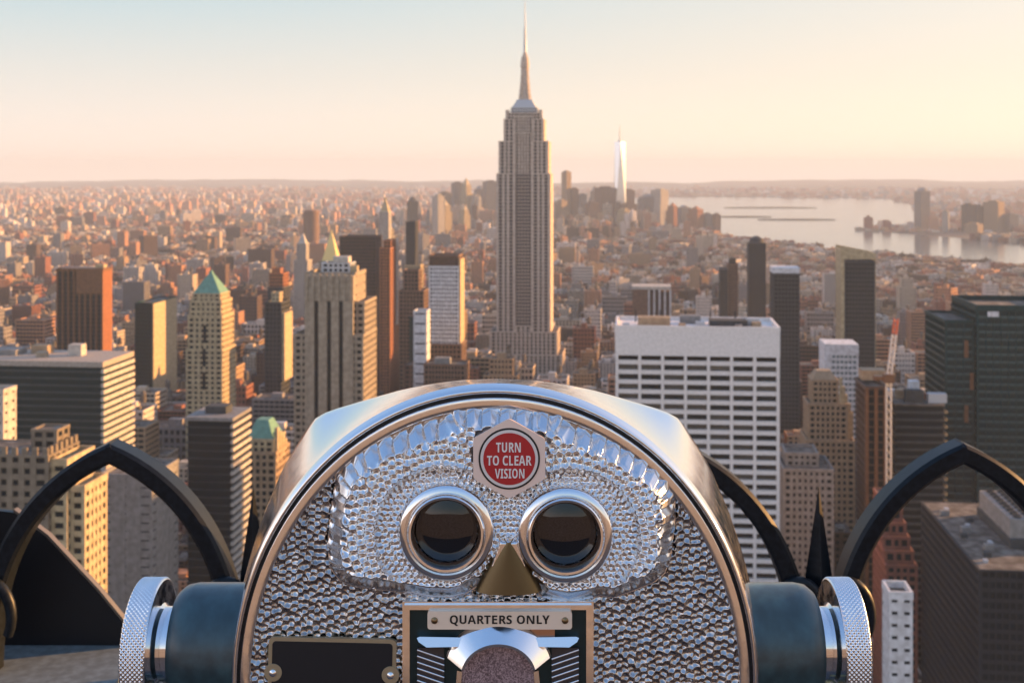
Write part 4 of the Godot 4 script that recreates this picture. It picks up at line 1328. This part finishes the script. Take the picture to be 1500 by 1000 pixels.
	# ---- side pivots with knurled wheels
	for s in [-1.0, 1.0]:
		var at := F + Vector3(0, -0.0027, -0.08)
		g = Geo.new(); g.lathe([[0.040, 0.180], [0.045, 0.182], [0.045, 0.232], [0.0435, 0.240], [0.039, 0.2455], [0.0335, 0.247], [0.02, 0.2475]], "x", 64)
		var hub := part("pivot_housing", g, teal, t, at)
		g = Geo.new(); g.lathe([[0.047, 0.174], [0.0485, 0.178], [0.0485, 0.184], [0.046, 0.187]], "x", 64)
		var col := part("collar", g, chrome, hub)
		g = Geo.new(); g.lathe([[0.0275, 0.244], [0.0275, 0.2565], [0.0305, 0.259], [0.0305, 0.266]], "x", 48)
		var neck := part("neck", g, chrome, hub)
		g = Geo.new()
		rings = []
		for k in 33:
			var r := PackedVector3Array()
			var x := 0.2585 + 0.019 * k / 32.0
			for q in 504:
				var a := TAU * q / 504
				var u := 84.0 * a / TAU; var v := 5.6 * k / 32.0
				var h := minf(absf(fposmod(u + v, 1.0) - 0.5), absf(fposmod(u - v, 1.0) - 0.5)) * 2.0
				var edge := smoothstep(0.0, 0.06, k / 32.0) * smoothstep(1.0, 0.94, k / 32.0)
				var rad := 0.0478 + 0.0014 * h * edge - 0.001 * (1.0 - edge)
				r.append(Vector3(x, cos(a) * rad, sin(a) * rad))
			rings.append(r)
		g.loft(rings)
		g.lathe([[0.030, 0.2588], [0.0302, 0.2584], [0.044, 0.2584], [0.0468, 0.2586]], "x", 64)
		var cap := Geo.new(); cap.lathe([[0.0468, 0.2774], [0.044, 0.2778], [0.0005, 0.2778]], "x", 64)
		var inner := Geo.new(); inner.lathe([[0.0468, 0.2588], [0.044, 0.2582], [0.028, 0.2582]], "x", 64)
		for k in inner.n.size(): inner.n[k] = -inner.n[k]
		var wheel := part("knurled_wheel", g, chrome, t, at)
		part("wheel_cap", cap, chrome, wheel)
		if s < 0:
			for o in [hub, wheel]:
				o.rotation.y = PI
	# ---- neck and post down to the deck
	g = Geo.new()
	g.lathe([[0.20, 0.0], [0.20, 0.02], [0.17, 0.03], [0.09, 0.06], [0.075, 0.12], [0.07, 0.80], [0.085, 0.86], [0.12, 0.90], [0.12, 0.98], [0.09, 1.0], [0.075, 1.06]], "y", 48, Vector3(0, 0, -0.10))
	part("post", g, teal, t)
	g = Geo.new()
	for s in [-1.0, 1.0]:
		g.box(s * 0.222 - 0.012, s * 0.222 + 0.012, 0.95, 1.215, -0.205, -0.155)
	g.box(-0.234, 0.234, 0.93, 0.965, -0.205, -0.155)
	part("yoke", g, teal, t)

func rounded(w: float, h: float, r: float, n := 6) -> PackedVector2Array:      # a rounded rectangle about the origin, counter-clockwise
	var out := PackedVector2Array()
	for q in [[1, -1, -PI / 2], [1, 1, 0.0], [-1, 1, PI / 2], [-1, -1, PI]]:
		for k in n + 1:
			var a: float = q[2] + PI / 2 * k / n
			out.append(Vector2(q[0] * (w / 2 - r) + cos(a) * r, q[1] * (h / 2 - r) + sin(a) * r))
	return out

func disc(called: String, r: float, z0: float, z1: float, m: Material, under: Node3D, at: Vector3, segs := 64) -> MeshInstance3D:
	var g := Geo.new()
	g.lathe([[r, z0], [r, z1 - 0.0001], [r - 0.0001, z1], [0.00001, z1]], "z", segs)
	return part(called, g, m, under, at)

func lettering(text: String, m: Material, under: Node3D, at: Vector3, wide: float, high: float) -> void:
	var f := SystemFont.new()
	f.font_names = PackedStringArray(["Droid Sans"]); f.font_weight = 700
	var tm := TextMesh.new()
	tm.text = text; tm.font = f; tm.font_size = 64; tm.pixel_size = 0.001; tm.depth = 0.002; tm.curve_step = 1.0
	tm.material = m
	var o := MeshInstance3D.new()
	o.name = "lettering"; o.mesh = tm
	var box := tm.get_aabb()
	var k := Vector3(wide / box.size.x, high / box.size.y, 0.2)
	o.scale = k
	o.position = at - Vector3(box.get_center().x * k.x, box.get_center().y * k.y, 0)
	under.add_child(o, true)

func face_fittings(t: Node3D, F: Vector3, chrome: Material, cast: Material, dark: Material) -> void:
	var mm := 0.001
	# the sign: a six-sided plate with a red disc
	var hex := PackedVector2Array()
	for k in 6:
		var a := PI / 6 + PI / 3 * k
		for q in 5:
			var b := a + PI / 3 * (q - 2) / 4.0
			var corner := Vector2(cos(a) * 25.3, sin(a) * 24.2 * 1.0) if false else Vector2(cos(a) * 24.0, sin(a) * 23.0)
			hex.append((corner + Vector2(cos(b), sin(b)) * 4.2) * mm)
	var g := Geo.new(); g.plate(hex, 0.0, 0.0022)
	var plate_m := mat(lin(0.86, 0.66, 0.55), 0.45, 0.0)
	var sn := part("sign_plate", g, plate_m, t, F + Vector3(10.2, 163.2, 17.0) * mm)
	g = Geo.new(); g.lathe([[0.008, -0.016], [0.008, 0.0]], "z", 24)
	part("sign_stem", g, dark, sn)
	disc("black_ring", 0.0213, 0.0022, 0.0026, mat(lin(0.01, 0.01, 0.01), 0.4), sn, Vector3.ZERO)
	disc("white_ring", 0.0200, 0.0026, 0.0029, mat(lin(0.75, 0.70, 0.66), 0.45), sn, Vector3.ZERO)
	disc("red_disc", 0.0180, 0.0029, 0.0032, mat(lin(0.45, 0.018, 0.022), 0.4), sn, Vector3.ZERO)
	var ink := mat(lin(0.80, 0.76, 0.72), 0.5)
	lettering("TURN", ink, sn, Vector3(-0.0006, 0.0081, 0.0033), 0.0171, 0.0068)
	lettering("TO CLEAR", ink, sn, Vector3(0.0, -0.0010, 0.0033), 0.0308, 0.0068)
	lettering("VISION", ink, sn, Vector3(0.0003, -0.0100, 0.0033), 0.0204, 0.0068)
	# the coin panel
	var pn := Node3D.new(); pn.name = "coin_panel"; pn.position = F + Vector3(2.2, 0, 0) * mm
	t.add_child(pn, true)
	var teal_dark := mat(lin(0.012, 0.035, 0.04), 0.35, 0.3)
	g = Geo.new(); g.box(-0.064, 0.064, -0.075, 0.0545, -0.004, 0.0012)
	part("back_plate", g, teal_dark, pn)
	g = Geo.new()
	for q in [[-66, -62.2, -75, 57], [62.2, 66, -75, 57], [-62.2, 62.2, 53.6, 57]]:
		g.box(q[0] * mm, q[1] * mm, q[2] * mm, q[3] * mm, -0.004, 0.0055)
	for q in [[-67.5, -66.0, -75, 58.5], [66, 67.5, -75, 58.5], [-66, 66, 57, 58.5]]:
		g.box(q[0] * mm, q[1] * mm, q[2] * mm, q[3] * mm, -0.004, 0.0032)
	part("frame", g, chrome, pn)
	g = Geo.new(); g.plate(rounded(0.1014, 0.0126, 0.002), 0.0012, 0.0088)
	var lp := Vector3(1.3, 47.4, 0.0) * mm
	part("label_plate", g, mat(lin(0.86, 0.72, 0.57), 0.35, 0.1), pn, lp)
	lettering("QUARTERS ONLY", mat(lin(0.008, 0.008, 0.008), 0.5), pn, lp + Vector3(0.0, 0.0, 0.0089), 0.0700, 0.0074)
	for s in [-1.0, 1.0]:
		g = Geo.new(); g.lathe([[0.0024, 0.0088], [0.0022, 0.0096], [0.0012, 0.0102], [0.00002, 0.0104]], "z", 18)
		part("screw", g, mat(lin(0.25, 0.18, 0.10), 0.3, 1.0), pn, lp + Vector3(s * 0.0458, 0.0, 0))
	g = Geo.new(); g.plate(PackedVector2Array([Vector2(-24, 33.5), Vector2(26, 33.5), Vector2(26, 41), Vector2(-24, 41)]).duplicate(), 0.0, 1.0)
	for k in g.v.size(): g.v[k] = Vector3(g.v[k].x * mm, g.v[k].y * mm, 0.0012 + g.v[k].z * 0.004)
	part("coin_slide", g, mat(lin(0.55, 0.36, 0.26), 0.3, 1.0), pn, Vector3(0.014, 0.0, 0))
	# the arch over the sparkling grip
	var arc := PackedVector2Array()
	for k in 25:
		var a := deg_to_rad(166.0 - 152.0 * k / 24.0)
		arc.append(Vector2(cos(a) * 30.5, sin(a) * 27.0 + 11.0) * mm)
	g = Geo.new(); g.bar(arc, PackedVector2Array([Vector2(0.0062, 0.009), Vector2(0.0062, -0.007), Vector2(-0.0080, -0.007), Vector2(-0.0080, -0.004), Vector2(-0.0068, -0.002), Vector2(0.0042, 0.0095)]), 0.0075)
	part("arch", g, chrome, pn, Vector3(0.0005, 0.0005, 0.001))
	var grip := PackedVector2Array()
	for k in 21:
		var a := PI * k / 20.0
		grip.append(Vector2(cos(a) * 25.0, sin(a) * 21.0 + 11.0) * mm)
	grip.append_array([Vector2(-0.031, -0.075), Vector2(0.031, -0.075)])
	var sparkle := noise_map(61, 0.35, Color(0.5, 0.46, 0.48), Color(1, 0.97, 0.97), FastNoiseLite.TYPE_VALUE, 256, 3)
	g = Geo.new(); g.plate(grip, 0.0, 0.009)
	part("grip", g, mat(lin(0.56, 0.47, 0.50), 0.4, 0.35, sparkle, 16.0, false), pn)
	for s in [-1.0, 1.0]:
		g = Geo.new()
		g.plate(PackedVector2Array([Vector2(s * 0.0250, 0.012), Vector2(s * 0.0330, -0.075), Vector2(s * 0.0365, -0.075), Vector2(s * 0.0285, 0.013)]) if s < 0 else PackedVector2Array([Vector2(0.0285, 0.013), Vector2(0.0365, -0.075), Vector2(0.0330, -0.075), Vector2(0.0250, 0.012)]), 0.0, 0.0105)
		part("grip_edge", g, chrome, pn)
		g = Geo.new()
		var bar := PackedVector2Array([Vector2(-57.0, 34.2), Vector2(-55.6, 31.5), Vector2(-50.0, 28.0), Vector2(-27.0, 28.4), Vector2(-19.5, 34.4), Vector2(-55.0, 35.0)])
		if s > 0:
			for k in bar.size(): bar[k].x = -bar[k].x
			bar.reverse()
		for k in bar.size(): bar[k] = (bar[k] - Vector2(0, 31.5)) * mm
		g.plate(bar, -0.006, 0.0015)
		part("wing_bar", g, chrome, pn, Vector3(0, 0.0315, 0.007)).rotation.x = -0.42
		# fluted wing: each flute a thin rib
		for k in 16:
			var y := 25.0 - 4.3 * k
			g = Geo.new()
			g.tube(PackedVector3Array([Vector3(s * 57.0, y, 4.2) * mm, Vector3(s * (38.0 - 0.0 * k), y - 6.5, 4.2) * mm]), PackedFloat32Array([0.0009, 0.0009]), 6)
			part("flute", g, chrome, pn)
		g = Geo.new(); g.box(s * 0.0475 - 0.0095, s * 0.0475 + 0.0095, -0.075, 0.026, 0.0012, 0.0036)
		part("wing_panel", g, mat(lin(0.07, 0.06, 0.06), 0.45, 0.5), pn)
	# the black badge with its pale border
	var bd := Node3D.new(); bd.name = "badge"; bd.position = F + Vector3(-115.8, -18.0, 0) * mm; bd.rotation.z = -0.022
	t.add_child(bd, true)
	g = Geo.new(); g.plate(rounded(0.0905, 0.1006, 0.004), -0.001, 0.0020)
	var brass := mat(lin(0.42, 0.36, 0.24), 0.42, 0.6)
	part("border", g, brass, bd)
	g = Geo.new(); g.plate(rounded(0.0850, 0.0950, 0.0025), 0.0020, 0.0024)
	part("panel", g, mat(lin(0.006, 0.008, 0.012), 0.5), bd)
	for s in [-1.0, 1.0]:
		disc("ear", 0.0062, 0.0, 0.0030, brass, bd, Vector3(s * 0.0415, 0.0255, 0))
		g = Geo.new(); g.lathe([[0.0027, 0.0030], [0.0025, 0.0040], [0.0014, 0.0048], [0.00002, 0.0051]], "z", 18)
		part("screw", g, chrome, bd, Vector3(s * 0.0415, 0.0255, 0))

# ------------------------------------------------------------------
func sky_image() -> Image:
	var w := 512; var h := 256
	var im := Image.create(w, h, false, Image.FORMAT_RGBF)
	# colour by height above the horizon, on the sun's side, bluer beside it, brightened opposite
	var heights := [0.0, 2.0, 4.5, 8.5, 20.0, 45.0, 90.0]
	var warm := [Color(0.435, 0.37, 0.29), Color(0.415, 0.36, 0.285), Color(0.355, 0.325, 0.28), Color(0.285, 0.30, 0.295), Color(0.155, 0.235, 0.355), Color(0.10, 0.175, 0.315), Color(0.075, 0.135, 0.26)]
	var side := [Color(0.41, 0.35, 0.30), Color(0.385, 0.34, 0.30), Color(0.32, 0.315, 0.295), Color(0.205, 0.275, 0.30), Color(0.145, 0.225, 0.35), Color(0.10, 0.175, 0.315), Color(0.075, 0.135, 0.26)]
	var fill_behind := [Color(0.84, 0.70, 0.64), Color(0.84, 0.71, 0.66), Color(0.80, 0.71, 0.69), Color(0.64, 0.62, 0.66), Color(0.31, 0.37, 0.49), Color(0.12, 0.195, 0.33), Color(0.075, 0.135, 0.26)]  # sky opposite the sun, brightened to add fill on shaded fronts
	var sun := SUN_TO.normalized()
	for y in h:
		var el := 90.0 - 180.0 * (y + 0.5) / h
		var a: Color = warm[0]
		var m: Color = side[0]
		var b: Color = fill_behind[0]
		for k in heights.size() - 1:
			if el >= heights[k] and el <= heights[k + 1]:
				var f: float = (el - heights[k]) / (heights[k + 1] - heights[k])
				a = warm[k].lerp(warm[k + 1], f)
				m = side[k].lerp(side[k + 1], f)
				b = fill_behind[k].lerp(fill_behind[k + 1], f)
		for x in w:
			var az := TAU * (x + 0.5) / w      # the panorama starts straight ahead
			var e := deg_to_rad(el)
			var d := Vector3(sin(az) * cos(e), sin(e), -cos(az) * cos(e))
			var gam := rad_to_deg(acos(clampf(d.dot(sun), -1, 1)))
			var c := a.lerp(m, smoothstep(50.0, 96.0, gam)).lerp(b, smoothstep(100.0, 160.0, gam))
			var glow := exp(-pow(gam / 40.0, 2))
			im.set_pixel(x, y, Color(c.r + glow * 0.30, c.g + glow * 0.18, c.b + glow * 0.07))
	return im

const SUN_TO := Vector3(0.935, 0.16, -0.31)      # towards the sun: low, off to the side and a little ahead

func _ready() -> void:
	var cam := Camera3D.new()
	cam.name = "camera"
	cam.position = Vector3(0, 1.62, 0)
	var eye := CameraAttributesPhysical.new()
	eye.frustum_focal_length = 26.0
	eye.frustum_near = 0.05
	eye.frustum_far = 60000.0
	eye.frustum_focus_distance = 0.87
	eye.exposure_aperture = 13.0
	cam.attributes = eye
	add_child(cam)
	cam.near = 0.05
	cam.far = 60000.0
	cam.projection = Camera3D.PROJECTION_FRUSTUM
	cam.size = 2.0 * 0.05 * 500.0 / 1800.0
	cam.frustum_offset = Vector2(0, -0.05 * 250.0 / 1800.0)
	cam.current = true
	var env := Environment.new()
	env.background_mode = Environment.BG_SKY
	var sky := Sky.new()
	var pan := PanoramaSkyMaterial.new()
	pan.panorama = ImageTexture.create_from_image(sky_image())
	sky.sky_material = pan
	env.sky = sky
	env.tonemap_mode = Environment.TONE_MAPPER_LINEAR
	env.tonemap_exposure = 2.6
	env.fog_enabled = true
	env.fog_density = 0.000058
	env.fog_light_color = Color(0.90, 0.95, 1.0)
	env.sdfgi_enabled = true; env.ssao_enabled = true; env.ssil_enabled = true
	var we := WorldEnvironment.new()
	we.name = "environment"
	we.environment = env
	add_child(we)
	var sun := DirectionalLight3D.new()
	sun.name = "sun"
	sun.light_energy = 1.6
	sun.light_color = Color(1.0, 0.74, 0.46)
	sun.light_angular_distance = 0.6
	sun.shadow_enabled = true
	add_child(sun)
	sun.look_at_from_position(SUN_TO * 100.0, Vector3.ZERO)
	materials()
	land()
	deck()
	named_buildings()
	other_buildings()
	railing()
	viewer()
